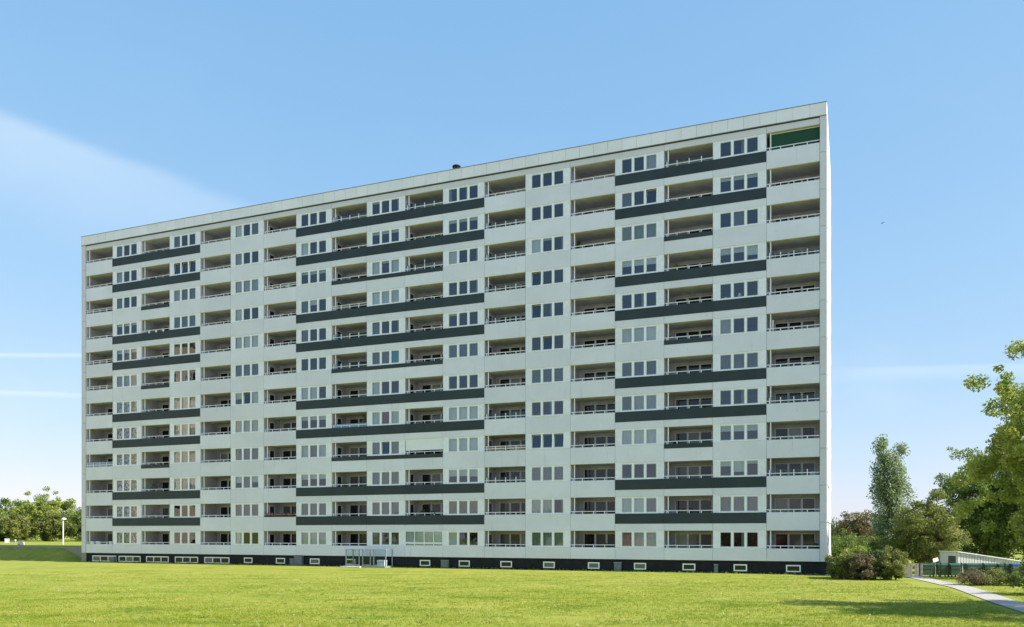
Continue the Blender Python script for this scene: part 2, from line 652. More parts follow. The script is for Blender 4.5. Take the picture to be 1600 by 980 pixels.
# end wall: lapped panels, one for each storey
for side in (0, 1):
    for r in range(1, NF + 1):
        zb = 1.0 if r == NF else T(r + 1) + 0.63
        zt = 34.66 if r == 1 else T(r) + 0.63
        for c in range(2):
            y0, y1 = 0.31 + c * (DEP - 0.33) / 2, 0.31 + (c + 1) * (DEP - 0.33) / 2 - 0.02
            mb = MB()
            a, o = 0.03, 0.07
            mb.v = [(-0.13, y0, zb + .04), (o, y0, zb + .04), (o, y1, zb + .04), (-0.13, y1, zb + .04),
                    (-0.13, y0, zt - .05), (a, y0, zt - .05), (a, y1, zt - .05), (-0.13, y1, zt - .05)]
            mb.f = [(0, 3, 2, 1), (4, 5, 6, 7), (0, 1, 5, 4), (1, 2, 6, 5), (2, 3, 7, 6), (3, 0, 4, 7)]
            me = mb.mesh('end_wall_panel', M['endwall'])
            if side == 0:
                put('end_wall_panel', me, B)
            else:
                o_ = put('end_wall_panel', me, B, (-LEN, DEP + 0.29, 0), (0, 0, math.pi))

# slate bands
groups = [(0, [1]), (3, [4, 5]), (7, [8])]


def band(x, w, h, top):
    k = ('band', round(w, 3), h)
    if k not in cache:
        cache[k] = MB().box(0.004, w - 0.004, -0.022, -0.001, -h, -0.006).mesh('slate_band', M['band'])
    put('slate_band', cache[k], B, (x, 0, top))


for r in range(1, NF):
    top = T(r) - OH
    full = r % 3 != 0
    h = 0.845 if full else 0.37
    if full:
        bays = [(win_x[0], WW), (bal_x[1], BW), (win_x[1], WW),
                (win_x[3], WW), (bal_x[4], BW), (win_x[4], WW), (bal_x[5], BW), (win_x[5], WW),
                (win_x[7], WW), (bal_x[8], BW), (win_x[8], WW)]
    else:
        bays = [(bal_x[1], BW), (bal_x[4], BW), (win_x[4], WW), (bal_x[5], BW), (bal_x[8], BW)]
    for x, w in bays:
        band(x, w, h, top)

# --- windows
PW = 0.83
pane_x = [0.58 + k * (PW + 0.185) for k in range(3)]
Z0, Z1 = 0.11, 1.25                         # clear opening above the sill line
fr = MB()
x0, x1 = 0.46, 3.56
fr.box(x0, x1, 0.02, 0.10, 0.0, Z0 - 0.02)
fr.box(x0 - 0.02, x1 + 0.02, -0.035, 0.02, 0.0, 0.055)
fr.box(x0, x1, 0.02, 0.10, Z1 + 0.02, 1.33)
fr.box(x0, x0 + 0.10, 0.02, 0.10, Z0 - 0.02, Z1 + 0.02)
fr.box(x1 - 0.10, x1, 0.02, 0.10, Z0 - 0.02, Z1 + 0.02)
for k in range(2):
    a = pane_x[k] + PW
    fr.box(a + 0.015, a + 0.17, 0.02, 0.10, Z0 - 0.02, Z1 + 0.02)
frame_me = fr.mesh('window', M['white'])
head_me = MB().box(x0, x1, 0.05, 0.13, 1.332, OH + 0.02).mesh('head_strip', M['sidepanel'])
sl_me = MB().box(0.004, x0 - 0.006, 0.035, 0.13, 0.003, OH + 0.02).box(0.02, 0.05, 0.02, 0.034, 0.003, OH).mesh('side_panel', M['sidepanel'])
sr_me = MB().box(x1 + 0.006, WW - 0.004, 0.035, 0.13, 0.003, OH + 0.02).mesh('side_panel', M['sidepanel'])
ps = MB()                                   # one sash: white ring and glass
ps.box(0, PW, -0.02, 0.02, 0, 0.025).box(0, PW, -0.02, 0.02, Z1 - Z0 - 0.025, Z1 - Z0)
ps.box(0, 0.025, -0.02, 0.02, 0.025, Z1 - Z0 - 0.025).box(PW - 0.025, PW, -0.02, 0.02, 0.025, Z1 - Z0 - 0.025)
nring = len(ps.f)
ps.quad((0.025, 0, 0.025), (PW - 0.025, 0, 0.025), (PW - 0.025, 0, Z1 - Z0 - 0.025), (0.025, 0, Z1 - Z0 - 0.025))
pane_me = ps.mesh('pane', M['white'])
pane_me.materials.append(M['glass'])
pane_me.polygons[nring].material_index = 1
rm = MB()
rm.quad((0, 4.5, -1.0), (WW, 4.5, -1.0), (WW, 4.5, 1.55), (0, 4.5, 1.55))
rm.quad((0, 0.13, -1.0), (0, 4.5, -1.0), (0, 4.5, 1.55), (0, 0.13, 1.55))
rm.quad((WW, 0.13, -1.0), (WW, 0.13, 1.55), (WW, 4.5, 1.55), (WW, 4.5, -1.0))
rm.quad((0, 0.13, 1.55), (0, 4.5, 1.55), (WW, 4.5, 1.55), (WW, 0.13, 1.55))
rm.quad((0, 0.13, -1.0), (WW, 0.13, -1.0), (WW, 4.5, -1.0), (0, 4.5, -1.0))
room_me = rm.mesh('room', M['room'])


def blind_mesh(kind, frac):
    k = ('cur', kind, frac)
    if k in cache:
        return cache[k]
    m = MB()
    h = (Z1 - Z0 + 0.04) * frac
    zt = Z1 + 0.02
    w0, w1 = -0.06, PW + 0.06
    if kind == 'b' or kind == 't':
        m.quad((w0, 0, zt - h), (w1, 0, zt - h), (w1, 0, zt), (w0, 0, zt))
        m.box(w0, w1, -0.012, 0.012, zt - h - 0.02, zt - h)
    else:
        n = 36
        for i in range(n):
            a, b = i / n, (i + 1) / n
            ya, yb = 0.028 * math.sin(a * 44) + 0.01 * math.sin(a * 17), 0.028 * math.sin(b * 44) + 0.01 * math.sin(b * 17)
            m.quad((w0 + (w1 - w0) * a, ya, zt - h), (w0 + (w1 - w0) * b, yb, zt - h),
                   (w0 + (w1 - w0) * b, yb, zt), (w0 + (w1 - w0) * a, ya, zt))
    cache[k] = m.mesh('curtain', M['c_' + kind])
    return cache[k]


STATE = [
    'sdd cdd sdd 222 333 ccc lll lll lll lll lll lll',
    'sdd ooo css sss sdd ssd kkk kkk kkk kkk ddd ddd',  # k panes: painted beige reflections instead of drawn curtains
    'bds cdd ccc bdd bbb sss 5ob www ggg 5g5 ggg bdd',
    'ddd bdd 222 s4d sdd ddd bbd 333 bgb 444 ggg bbb',
    '1dd 222 b1b bbb sdd sst bdd brb gog ggg ggg GGG',
    'ddd 222 bdd ddd 1dd sss ddd bbb bbb 555 ppp bGd',
    'ddd ddd b1d odd odd dod sss ddd ooo ggg wwd eee',
    'ddc sdo eee 444 ddd bbb sss scc bbb ddd bbg gbb',
    'ddd 222 dsd 436 ddd cdd sss ddd 444 372 ggg ddd']
for c, rows in enumerate(STATE):
    for r, stt in enumerate(rows.split(), 1):
        z = T(r) - OH
        w = put('window', frame_me, B, (win_x[c], 0, z))
        put('head_strip', head_me, w)
        put('side_panel', sl_me, w)
        put('side_panel', sr_me, w)
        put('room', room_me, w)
        for k, ch in enumerate(stt):
            tilt = R(random.uniform(-0.25, 0.25))
            if ch == 'o':
                tilt = R(-9)
            put('pane', pane_me, w, (pane_x[k], 0.06, Z0), (tilt, 0, R(random.uniform(-0.3, 0.3))))
            yb = 0.20 + random.uniform(0, 0.03)
            if ch in 'do':
                if ch == 'd' and random.random() < 0.16:       # a drawn-back curtain at the edge
                    cu = put('curtain', blind_mesh('c', 1.0), w, (pane_x[k] + (0.0 if k == 0 else PW * 0.72), yb, 0))
                    cu.scale = (0.26, 1, 1)
            elif ch.isdigit():
                put('blind', blind_mesh('b', min(0.95, int(ch) / 10 + random.uniform(-0.03, 0.03)).__round__(2)), w, (pane_x[k], yb, 0))
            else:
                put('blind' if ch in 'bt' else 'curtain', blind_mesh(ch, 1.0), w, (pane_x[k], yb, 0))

# --- balconies
BD = 2.5
CE = OH + 0.03
sh = MB()
sh.quad((0, 0.14, -1.02), (BW, 0.14, -1.02), (BW, BD, -1.02), (0, BD, -1.02))
sh.quad((0, 0.005, CE), (0, BD, CE), (BW, BD, CE), (BW, 0.005, CE))
sh.quad((0, BD, -1.02), (BW, BD, -1.02), (BW, BD, CE), (0, BD, CE))
sh.quad((0.002, 0.13, -1.02), (0.002, BD, -1.02), (0.002, BD, CE), (0.002, 0.13, CE))
sh.quad((BW - .002, 0.13, -1.02), (BW - .002, 0.13, CE), (BW - .002, BD, CE), (BW - .002, BD, -1.02))
shell_me = sh.mesh('balcony', M['recess'])
rl = MB().tube([(0.02, 0.05, 0.20), (BW - 0.02, 0.05, 0.20)], 0.033, 6)
for q in (0.06, 0.27, 0.52, 0.77):
    rl.box(BW * q - 0.03, BW * q + 0.03, 0.03, 0.075, -0.10, 0.19)
rail_me = rl.mesh('railing', M['rail'])
rl = MB().tube([(0.02, 0.05, 0.20), (BW - 0.02, 0.05, 0.20)], 0.033, 6)
for q in (0.06, 0.27, 0.52, 0.77):
    rl.box(BW * q - 0.032, BW * q + 0.032, 0.03, 0.075, -0.10, 0.47)
tall_me = rl.mesh('railing', M['rail'])
wind_me = MB().box(0.06, BW - 0.06, 0.085, 0.095, -0.02, 0.52).mesh('wind_glass', M['clear'])
dbl = MB().tube([(0.02, 0.05, 0.20), (BW - 0.02, 0.05, 0.20)], 0.033, 6).tube([(0.02, 0.05, 0.40), (BW - 0.02, 0.05, 0.40)], 0.03, 6)
for q in (0.06, 0.27, 0.52, 0.77):
    dbl.box(BW * q - 0.03, BW * q + 0.03, 0.03, 0.075, -0.10, 0.41)
double_me = dbl.mesh('railing', M['rail'])
pipe_me = MB().tube([(0.30, 0.24, -1.0), (0.30, 0.24, CE - 0.01)], 0.05, 8).mesh('drain_pipe', M['white'])
bays3 = [(0.13, 0.36), (0.40, 0.62), (0.66, 0.88)]
gfm = MB()
zt, zb = 1.16, -0.55
for a, b in ((0.11, 0.13), (0.36, 0.40), (0.62, 0.66), (0.88, 0.90)):
    gfm.box(BW * a, BW * b, BD - 0.07, BD - 0.002, zb, zt)
for a, b in bays3:
    gfm.box(BW * a, BW * b, BD - 0.07, BD - 0.002, zt - 0.06, zt)
gfm.box(BW * 0.11, BW * 0.90, BD - 0.09, BD - 0.002, zb - 0.08, zb)
gframe_me = gfm.mesh('terrace_window', M['sidepanel'])
gp = {}
for k, (a, b) in enumerate(bays3):
    for v in range(3):
        gp[k, v] = MB().quad((BW * a, BD - 0.03, zb), (BW * b, BD - 0.03, zb), (BW * b, BD - 0.03, zt - 0.06), (BW * a, BD - 0.03, zt - 0.06)).mesh('pane', M['dglass%d' % v])
dr = MB()
dr.box(0.003, 0.05, 0.85, 0.95, -1.0, 1.12).box(0.003, 0.05, 1.62, 1.72, -1.0, 1.12).box(0.003, 0.05, 0.95, 1.62, 1.04, 1.12)
dframe_me = dr.mesh('balcony_door', M['sidepanel'])
dpane_me = MB().quad((0.02, 0.95, -0.9), (0.02, 1.62, -0.9), (0.02, 1.62, 1.04), (0.02, 0.95, 1.04)).mesh('pane', M['dglass0'])
TALL = {(1, 5), (1, 6), (1, 9), (3, 6), (5, 5), (2, 7), (3, 7), (4, 7), (5, 7), (8, 7), (10, 7), (4, 10), (8, 10), (9, 1), (6, 5), (10, 10)}
DBL = {(3, 1), (5, 1), (6, 1), (4, 5), (9, 7), (3, 4)}
BAL = {}
for r in range(1, NF + 1):
    for i in range(10):
        b = put('balcony', shell_me, B, (bal_x[i], 0, T(r) - OH))
        BAL[r, i + 1] = b
        key = (r, i + 1)
        if key != (12, 6):
            put('railing', tall_me if key in TALL else double_me if key in DBL else rail_me, b)
            if key in TALL:
                put('wind_glass', wind_me, b)
            put('drain_pipe', pipe_me, b)
        put('terrace_window', gframe_me, b)
        for k in range(3):
            v = random.choices((0, 1, 2), (0.80, 0.13, 0.07) if r < 10 else (0.66, 0.22, 0.12))[0]
            put('pane', gp[k, v], b, (0, 0, 0))
        if 4 <= i + 1 <= 7:
            put('balcony_door', dframe_me, b)
            put('door_pane', dpane_me, b)
# the glazed balcony
b = BAL[12, 6]
gm = MB()
for x in (0.0, 0.97, 1.94, 2.91):
    gm.box(x, x + 0.06, 0.02, 0.09, 0.0, OH - 0.05)
gm.box(BW - 0.06, BW, 0.02, 0.09, 0.0, OH - 0.05)
gm.box(0, BW, 0.015, 0.10, OH - 0.05, OH + 0.02).box(0, BW, 0.01, 0.095, 0.0, 0.05).box(0, BW, 0.005, 0.094, 0.22, 0.34)
put('glazing_frame', gm.mesh('glazing_frame', M['white']), b)
for x in (0.0, 0.97, 1.94, 2.91):
    put('pane', MB().quad((x + 0.06, 0.06, 0.05), (x + 0.97 - (0.06 if x > 2.9 else 0), 0.06, 0.05), (x + 0.97 - (0.06 if x > 2.9 else 0), 0.06, OH - 0.05), (x + 0.06, 0.06, OH - 0.05)).mesh('pane', M['glass']), b)
    put('blind', MB().quad((x + 0.06, 0.13, 0.0), (x + 0.96, 0.13, 0.0), (x + 0.96, 0.13, OH), (x + 0.06, 0.13, OH)).mesh('blind', M['c_b']), b)

# --- basement windows
def bwin(px0, px1, npane, z0, z1, label=None):
    def sx(px):
        k = (px - 800) / 1300
        return -((XR - k * YR) / (FX - FY * k))
    x0, x1 = sx(px0), sx(px1)
    w = x1 - x0
    m = MB()
    t = 0.09
    m.box(0, w, -0.05, 0.03, 0, t).box(0, w, -0.05, 0.03, z1 - z0 - t, z1 - z0)
    for k in range(npane + 1):
        a = (w - t) * k / npane
        m.box(a, a + t, -0.045, 0.03, t, z1 - z0 - t)
    o = put('basement_window', m.mesh('basement_window', M['white']), B, (x0, 0.155, z0))
    for k in range(npane):
        a, c = (w - t) * k / npane + t, (w - t) * (k + 1) / npane
        v = random.choice((0, 0, 1))
        put('pane', MB().quad((a, -0.01, t), (c, -0.01, t), (c, -0.01, z1 - z0 - t), (a, -0.01, z1 - z0 - t)).mesh('pane', M['dglass%d' % v]), o)


for a, b_ in ((143, 180), (184, 218), (227, 262), (272, 308), (318, 357)):
    bwin(a, b_, 3, 0.08, 0.72)
for a, b_ in ((380, 393), (430, 444), (483, 498), (539, 554), (655, 671), (716, 733), (781, 799), (848, 866), (918, 936), (990, 1009), (1066, 1086), (1146, 1167), (1228, 1251)):
    bwin(a, b_, 1, 0.18, 0.72)


def sx(px):
    k = (px - 800) / 1300
    return -((XR - k * YR) / (FX - FY * k))


# roof vent
m = MB().disc_ring(0, 0, [(0.30, 0), (0.30, 1.05)], 16).disc_ring(0, 0, [(0.40, 1.10), (0.42, 1.22), (0.30, 1.24)], 16)
m.disc_ring(0, 0, [(0.22, 1.2), (0.22, 1.5)], 12)
m.disc_ring(0, 0, [(0.36, 1.46), (0.40, 1.52), (0.36, 1.60), (0.10, 1.64)], 16)
for k in range(8):
    t = k * math.pi / 4
    m.tube([(0.34 * math.cos(t), 0.34 * math.sin(t), 1.2), (0.34 * math.cos(t), 0.34 * math.sin(t), 1.5)], 0.02, 4)
v = put('roof_vent', m.mesh('roof_vent', M['black']), B, (sx(694) + 0.6, 1.3, 34.98))

# ================================================================== things on and about the facade
def W(px_or_x, y, z, px=True):
    """a point given in the block's own axes -> world"""
    x = px_or_x
    return (XR + x * FX - y * FY, YR + x * FY + y * FX, z)


def at_bal(r, i, fx, fy, dz=0.0):
    return W(bal_x[i - 1] + BW * fx, fy, T(r) - OH + dz)


def cabinet(px0, px1, ztop, label):
    x0, x1 = sx(px0), sx(px1)
    w = x1 - x0
    e = empty('utility_cabinet', W(x0, 0.16, 0.0), ROT)
    tag(e, label, 'cabinet', )
    put('casing', MB().box(0, w, -0.30, -0.01, -0.2, ztop).mesh('casing', M['grey_metal']), e)
    put('lid', MB().box(-0.03, w + 0.03, -0.34, -0.005, ztop + 0.003, ztop + 0.05).mesh('lid', M['steel']), e)
    put('door', MB().box(0.05, w - 0.05, -0.315, -0.302, 0.12, ztop - 0.06).mesh('door', M['grey_metal']), e)
    return e


cabinet(461, 473, 0.86, 'taller grey metal cabinet of a joined pair on the black plinth')
cabinet(454, 460.5, 0.62, 'shorter grey metal cabinet of a joined pair on the black plinth')
cabinet(690, 701, 0.70, 'lone grey metal cabinet on the plinth below the tan curtains')
cabinet(960, 971, 0.72, 'grey metal cabinet on the plinth below the outermost slate band group')
cabinet(1116, 1122, 0.66, 'slim grey vent box on the plinth near the sunlit end wall')
cabinet(174, 180, 0.55, 'small grey box against the plinth beside the retaining wall')

# steel cage of the basement stair
cg = empty('stair_enclosure', W(sx(552), -1.2, 0.0), ROT)
tag(cg, 'grey steel railing enclosure with glass panels at the basement entrance', 'railing')
cw = sx(613) - sx(552)
posts = [(0.0, 0), (0.42 * cw - 0.35, 0), (0.42 * cw + 0.02, 0), (0.62 * cw, 0), (0.70 * cw, 0), (cw, 0), (0.0, 1.2), (cw, 1.2)]
post_me = MB().box(-0.045, 0.045, -0.045, 0.045, 0.0, 1.62).mesh('post', M['steel'])
for x, y in posts:
    put('post', post_me, cg, (x, y, 0))
put('top_rail', MB().box(-0.03, cw + 0.03, -0.03, 0.03, 1.622, 1.67).mesh('top_rail', M['steel']), cg)
put('top_rail', MB().box(-0.03, 0.03, 0.032, 1.2, 1.622, 1.668).mesh('top_rail', M['steel']), cg)
put('top_rail', MB().box(cw - 0.03, cw + 0.03, 0.032, 1.2, 1.622, 1.668).mesh('top_rail', M['steel']), cg)
for a, c in ((posts[0][0], posts[1][0]), (posts[2][0], posts[3][0]), (posts[4][0], posts[5][0])):
    put('bottom_rail', MB().box(a + 0.05, c - 0.05, -0.025, 0.025, 0.22, 0.28).mesh('bottom_rail', M['steel']), cg)
    put('glass_panel', MB().box(a + 0.05, c - 0.05, -0.008, 0.008, 0.30, 1.60).mesh('glass_panel', M['clear']), cg)
put('landing', MB().box(-0.35, 0.42 * cw, -0.5, 0.9, -0.05, 0.10).mesh('landing', M['floor']), cg)
put('step', MB().box(0.42 * cw + 0.06, cw + 0.1, -0.3, 0.9, -0.05, 0.16).mesh('step', M['steel']), cg)
bx = empty('storage_box', W(sx(552) + 0.74 * cw, -0.85, 0.16), ROT)
tag(bx, 'pale grey storage box inside the steel railing enclosure', 'box')
put('body', MB().box(0, 0.75, 0, 0.5, 0.0, 0.32).mesh('body', M['sidepanel']), bx)
put('lid', MB().box(-0.02, 0.77, -0.02, 0.52, 0.34, 0.52).mesh('lid', M['rail']), bx)

# green screen on the top balcony
M['green_cloth'] = cloth('green_screen_cloth', (0.040, 0.105, 0.075), var=0.06)
gs = empty('sun_screen', at_bal(1, 10, 0, 0.32, 0), ROT)
tag(gs, 'dark green fabric screen closing the top balcony beside the end pier', 'screen')
put('fabric', MB().box(0.36, BW - 0.02, 0, 0.01, -0.05, OH - 0.06).mesh('fabric', M['green_cloth']), gs)
put('roller', MB().tube([(0.36, 0.0, OH - 0.03), (BW - 0.02, 0.0, OH - 0.03)], 0.035, 8).mesh('roller', M['rail']), gs)
# awning
M['awning'] = cloth('awning_cloth', (0.88, 0.87, 0.93), var=0.04)
aw = empty('roller_awning', at_bal(9, 6, 0, 0.10, 0), ROT)
tag(aw, 'white roller awning let down over a balcony above the thin slate strip', 'awning')
put('fabric', MB().quad((0.04, 0.02, 0.40), (BW - 0.04, 0.02, 0.40), (BW - 0.04, 0.0, OH - 0.1), (0.04, 0.0, OH - 0.1)).mesh('fabric', M['awning']), aw)
put('bottom_bar', MB().box(0.03, BW - 0.03, 0.0, 0.04, 0.35, 0.398).mesh('bottom_bar', M['white']), aw)
put('cassette', MB().box(0.02, BW - 0.02, -0.03, 0.07, OH - 0.098, OH - 0.01).mesh('cassette', M['white']), aw)

# ------------------------------------------------------------------ foliage
def leafmat(name, c1, c2, c3, trans=0.35, scale=0.55):
    m, nt, out = newmat(name)
    n1 = noise(nt, scale, 3, 0.6)
    n2 = noise(nt, scale * 7, 3, 0.6)
    at = add(nt, 'ShaderNodeAttribute', attribute_name='tint')
    c = mixrgb(nt, maprange(nt, n1, 0.35, 0.65), c1, c2)
    c = mixrgb(nt, maprange(nt, at.outputs['Fac'], 0.55, 1.0, 0, 0.75), c, c3)
    c = mixrgb(nt, maprange(nt, n2, 0.5, 0.8, 0, 0.35), c, tuple(x * 0.5 for x in c1))
    d = add(nt, 'ShaderNodeBsdfPrincipled')
    nt.links.new(c, d.inputs['Base Color'])
    d.inputs['Roughness'].default_value = 0.55
    d.inputs['Specular IOR Level'].default_value = 0.35
    t = add(nt, 'ShaderNodeBsdfTranslucent')
    nt.links.new(mixrgb(nt, 0.4, c, tuple(min(1, x * 1.5) for x in c2)), t.inputs[0])
    mx = add(nt, 'ShaderNodeMixShader')
    mx.inputs[0].default_value = trans
    nt.links.new(d.outputs[0], mx.inputs[1])
    nt.links.new(t.outputs[0], mx.inputs[2])
    nt.links.new(mx.outputs[0], out.inputs['Surface'])
    return m


M['leaf_mid'] = leafmat('leaf_mid', (0.090, 0.147, 0.030), (0.158, 0.225, 0.045), (0.285, 0.330, 0.075))
M['leaf_yel'] = leafmat('leaf_yellowgreen', (0.180, 0.247, 0.038), (0.270, 0.323, 0.060), (0.420, 0.420, 0.090))
M['leaf_dark'] = leafmat('leaf_dark', (0.053, 0.098, 0.027), (0.093, 0.150, 0.039), (0.165, 0.225, 0.060))
M['leaf_brown'] = leafmat('leaf_bronze', (0.128, 0.112, 0.045), (0.203, 0.158, 0.060), (0.255, 0.225, 0.075))
M['leaf_silver'] = leafmat('leaf_silver', (0.179, 0.244, 0.112), (0.281, 0.346, 0.179), (0.450, 0.506, 0.319))
M['leaf_purple'] = leafmat('leaf_purple', (0.125, 0.105, 0.060), (0.195, 0.155, 0.085), (0.255, 0.225, 0.075))
M['leaf_olive'] = leafmat('leaf_olive', (0.128, 0.158, 0.038), (0.210, 0.232, 0.053), (0.345, 0.330, 0.105))
M['bark'] = simple('bark', (0.10, 0.085, 0.065), 0.95, 0.3, 4, bump=0.5)
M['bark_pale'] = simple('bark_pale', (0.22, 0.20, 0.17), 0.95, 0.3, 4, bump=0.4)


def leaves_mesh(name, centres, radii, counts, leaf, mat, up=0.35, flat=0.8):
    P, TN = [], []
    for (c, r, n) in zip(centres, radii, counts):
        d = rng.normal(size=(n, 3))
        d /= np.linalg.norm(d, axis=1)[:, None]
        rad = r * rng.random(n) ** 0.45
        p = d * rad[:, None]
        p[:, 2] *= flat
        P.append(p + np.array(c))
        TN.append(rng.random() * .65 + .45 * rng.random(n))
    P = np.concatenate(P)
    TN = np.concatenate(TN)
    n = len(P)
    nrm = rng.normal(size=(n, 3))
    nrm[:, 2] += up * 2
    nrm /= np.linalg.norm(nrm, axis=1)[:, None]
    a = np.cross(nrm, rng.normal(size=(n, 3)))
    a /= np.linalg.norm(a, axis=1)[:, None]
    b = np.cross(nrm, a)
    L = leaf * (0.6 + 0.8 * rng.random(n))[:, None]
    Wd = L * 0.55
    verts = np.stack([P - a * L * .5, P + b * Wd * .5, P + a * L * .5, P - b * Wd * .5], axis=1).reshape(-1, 3)
    me = bpy.data.meshes.new(name)
    me.vertices.add(n * 4)
    me.vertices.foreach_set('co', verts.astype(np.float32).ravel())
    me.loops.add(n * 4)
    me.loops.foreach_set('vertex_index', np.arange(n * 4, dtype=np.int32))
    me.polygons.add(n)
    me.polygons.foreach_set('loop_start', np.arange(0, n * 4, 4, dtype=np.int32))
    me.polygons.foreach_set('loop_total', np.full(n, 4, dtype=np.int32))
    at = me.attributes.new('tint', 'FLOAT', 'POINT')
    at.data.foreach_set('value', np.repeat(TN, 4).astype(np.float32))
    me.update()
    me.validate()
    me.materials.append(mat)
    return me


def tree(name, label, cat, pos, h, crown, nclump, rclump, nleaf, leaf, mat, trunk=0.2, bark='bark', group=None, irregular=0.3, flat=0.8, lobes=None, up=0.35, lean=(0, 0), stems=1):
    """crown = (centre height, rx, ry, rz)"""
    x, y = pos
    z0 = gz(x, y)
    s, t = st(x, y)
    if s > 77 and t < -2.2:
        z0 = TERR
    e = empty(name, (x, y, z0), random.uniform(0, 6.28) if lobes is None else 0)
    tag(e, label, cat, group)
    ch, rx, ry, rz = crown
    ph = rng.random(6) * 6.28
    cs, rs, ns = [], [], []
    for k in range(nclump):
        d = rng.normal(size=3)
        d /= np.linalg.norm(d)
        az = math.atan2(d[1], d[0])
        wob = 1 + irregular * (0.5 * math.sin(2 * az + ph[0]) + 0.35 * math.sin(3 * az + 4 * d[2] + ph[1]) + 0.35 * math.sin(5 * d[2] + 2 * az + ph[2]))
        rr = rng.random() ** 0.42 * wob
        c = np.array([d[0] * rx * rr, d[1] * ry * rr, ch + d[2] * rz * rr])
        c[:2] += np.array(lean) * max(0, c[2]) / max(h, 1)
        if c[2] < rclump * 0.35:
            c[2] = rclump * 0.35 + rng.random() * 0.3
        cs.append(c)
        rs.append(rclump * (0.55 + 0.8 * rng.random()))
    if lobes:
        for (lx, ly, lz, lr, ln) in lobes:
            for k in range(ln):
                d = rng.normal(size=3)
                d /= np.linalg.norm(d)
                cs.append(np.array([lx, ly, lz]) + d * lr * rng.random() ** 0.5)
                rs.append(rclump * (0.5 + 0.7 * rng.random()))
    tot = sum(r * r for r in rs)
    ns = [max(6, int(nleaf * r * r / tot)) for r in rs]
    put('crown', leaves_mesh('crown', cs, rs, ns, leaf, M[mat], up, flat), e)
    tb = MB()
    for q in range(stems):
        ox, oy = (0, 0) if stems == 1 else (random.uniform(-.5, .5) * rx, random.uniform(-.5, .5) * ry)
        pts, rad = [], []
        for k in range(7):
            u = k / 6
            pts.append((ox + lean[0] * u * 0.8 + 0.06 * h * math.sin(u * 3 + ph[3] + q) * u * 0.5, oy + lean[1] * u * .8 + 0.05 * h * math.sin(u * 2.4 + ph[4]) * u * 0.5, -0.2 + u * (ch + rz * 0.55 + 0.2)))
            rad.append(trunk * (1 - 0.85 * u) * (1.35 if k == 0 else 1))
        tb.tube(pts, rad, 7)
    idx = rng.permutation(len(cs))[:min(len(cs), 22)]
    for k in idx:
        c = Vector(cs[k])
        j = min(5, max(1, int(random.uniform(0.3, 0.9) * 6)))
        while j > 1 and pts[j][2] > c.z:
            j -= 1
        p0 = Vector(pts[j])
        mid = p0.lerp(c, 0.5) + Vector((random.uniform(-.2, .2), random.uniform(-.2, .2), 0.08 * h * random.random()))
        tb.tube([p0, mid, c], [rad[j] * 0.5, rad[j] * 0.3, 0.015], 5)
    put('trunk', tb.mesh('trunk', M[bark]), e)
    return e


# pixel of the photograph + distance -> place (used once, to survey positions)
def at(px, Y): return ((px - 800) / 1300 * Y, Y)


# --- right side
tree('tall_tree', 'large spreading yellow-green tree overhanging the shed at the right edge', 'tree', (40.0, 60.0), 16, (9.3, 6.5, 5.6, 6.7), 420, 0.75, 70000, 0.27, 'leaf_yel', 0.32, 'bark_pale', irregular=0.42)
tree('poplar_tree', 'slender silvery poplar rising above the bushes behind the fence', 'tree', at(1402, 95), 15.5, (7.4, 2.0, 2.0, 6.2), 190, 0.62, 24000, 0.24, 'leaf_silver', 0.25, irregular=0.16, flat=1.5, up=0.1, lean=(-1.4, 0),
     lobes=[(-1.7, 0, 14.3, 0.7, 12), (0.3, 0, 13.6, 0.5, 7), (-1.2, 0, 12.4, 1.0, 18), (1.1, 0, 4.8, 2.1, 46), (-.6, 0, 9.5, 1.6, 30)])
tree('bushy_tree', 'rounded olive-green tree between the poplar and the white shed', 'tree', at(1452, 88), 8, (4.2, 4.4, 3.5, 3.9), 230, 0.62, 28000, 0.22, 'leaf_olive', 0.2)
tree('bronze_tree', 'bronze-tinged bushy tree growing beside the sunlit end wall', 'tree', at(1342, 106), 7, (3.6, 3.9, 3.2, 3.3), 170, 0.6, 20000, 0.22, 'leaf_brown', 0.2)
tree('dark_tree', 'dark green tree standing directly behind the white shed', 'tree', at(1538, 98), 14, (7.0, 5.4, 4.0, 6.9), 330, 0.85, 42000, 0.27, 'leaf_mid', 0.25)
tree('dark_tree', 'dark green tree behind the blue container at the shed low end', 'tree', at(1610, 96), 13, (6.6, 5.6, 4.0, 6.4), 240, 0.85, 28000, 0.27, 'leaf_mid', 0.25)
tree('small_tree', 'small dark tree at the foot of the poplar', 'tree', at(1398, 99), 6, (2.8, 3.4, 2.6, 2.6), 130, 0.6, 16000, 0.22, 'leaf_dark', 0.15)
tree('small_tree', 'small bright green tree next to the end wall behind the hedge', 'tree', at(1318, 84), 5, (2.0, 2.3, 2.0, 2.0), 70, 0.65, 14000, 0.15, 'leaf_mid', 0.12)
tree('small_tree', 'low leafy tree between the bronze tree and the poplar', 'tree', at(1362, 92), 4.5, (1.8, 2.6, 2.0, 1.9), 70, 0.65, 14000, 0.15, 'leaf_olive', 0.12)
for k, (px, Y, h_) in enumerate(((1310, 135, 6.0), (1385, 140, 6.8), (1470, 132, 7.6), (1560, 130, 9.0), (1660, 120, 10))):
    tree('far_tree', 'dark hedge-like tree filling the gap behind the trees by the shed', 'tree', at(px, Y), h_, (h_ * .5, 6.6, 3.5, h_ * .5), 100, 1.3, 14000, 0.28, 'leaf_dark', 0.2, group='backdrop trees behind the shed')
tree('shade_tree', 'broad tree beside the path, casting shade over the lawn', 'tree', (28.6, 30.6), 12.5, (7.6, 5.6, 5.2, 4.4), 170, 1.0, 34000, 0.24, 'leaf_mid', 0.28)

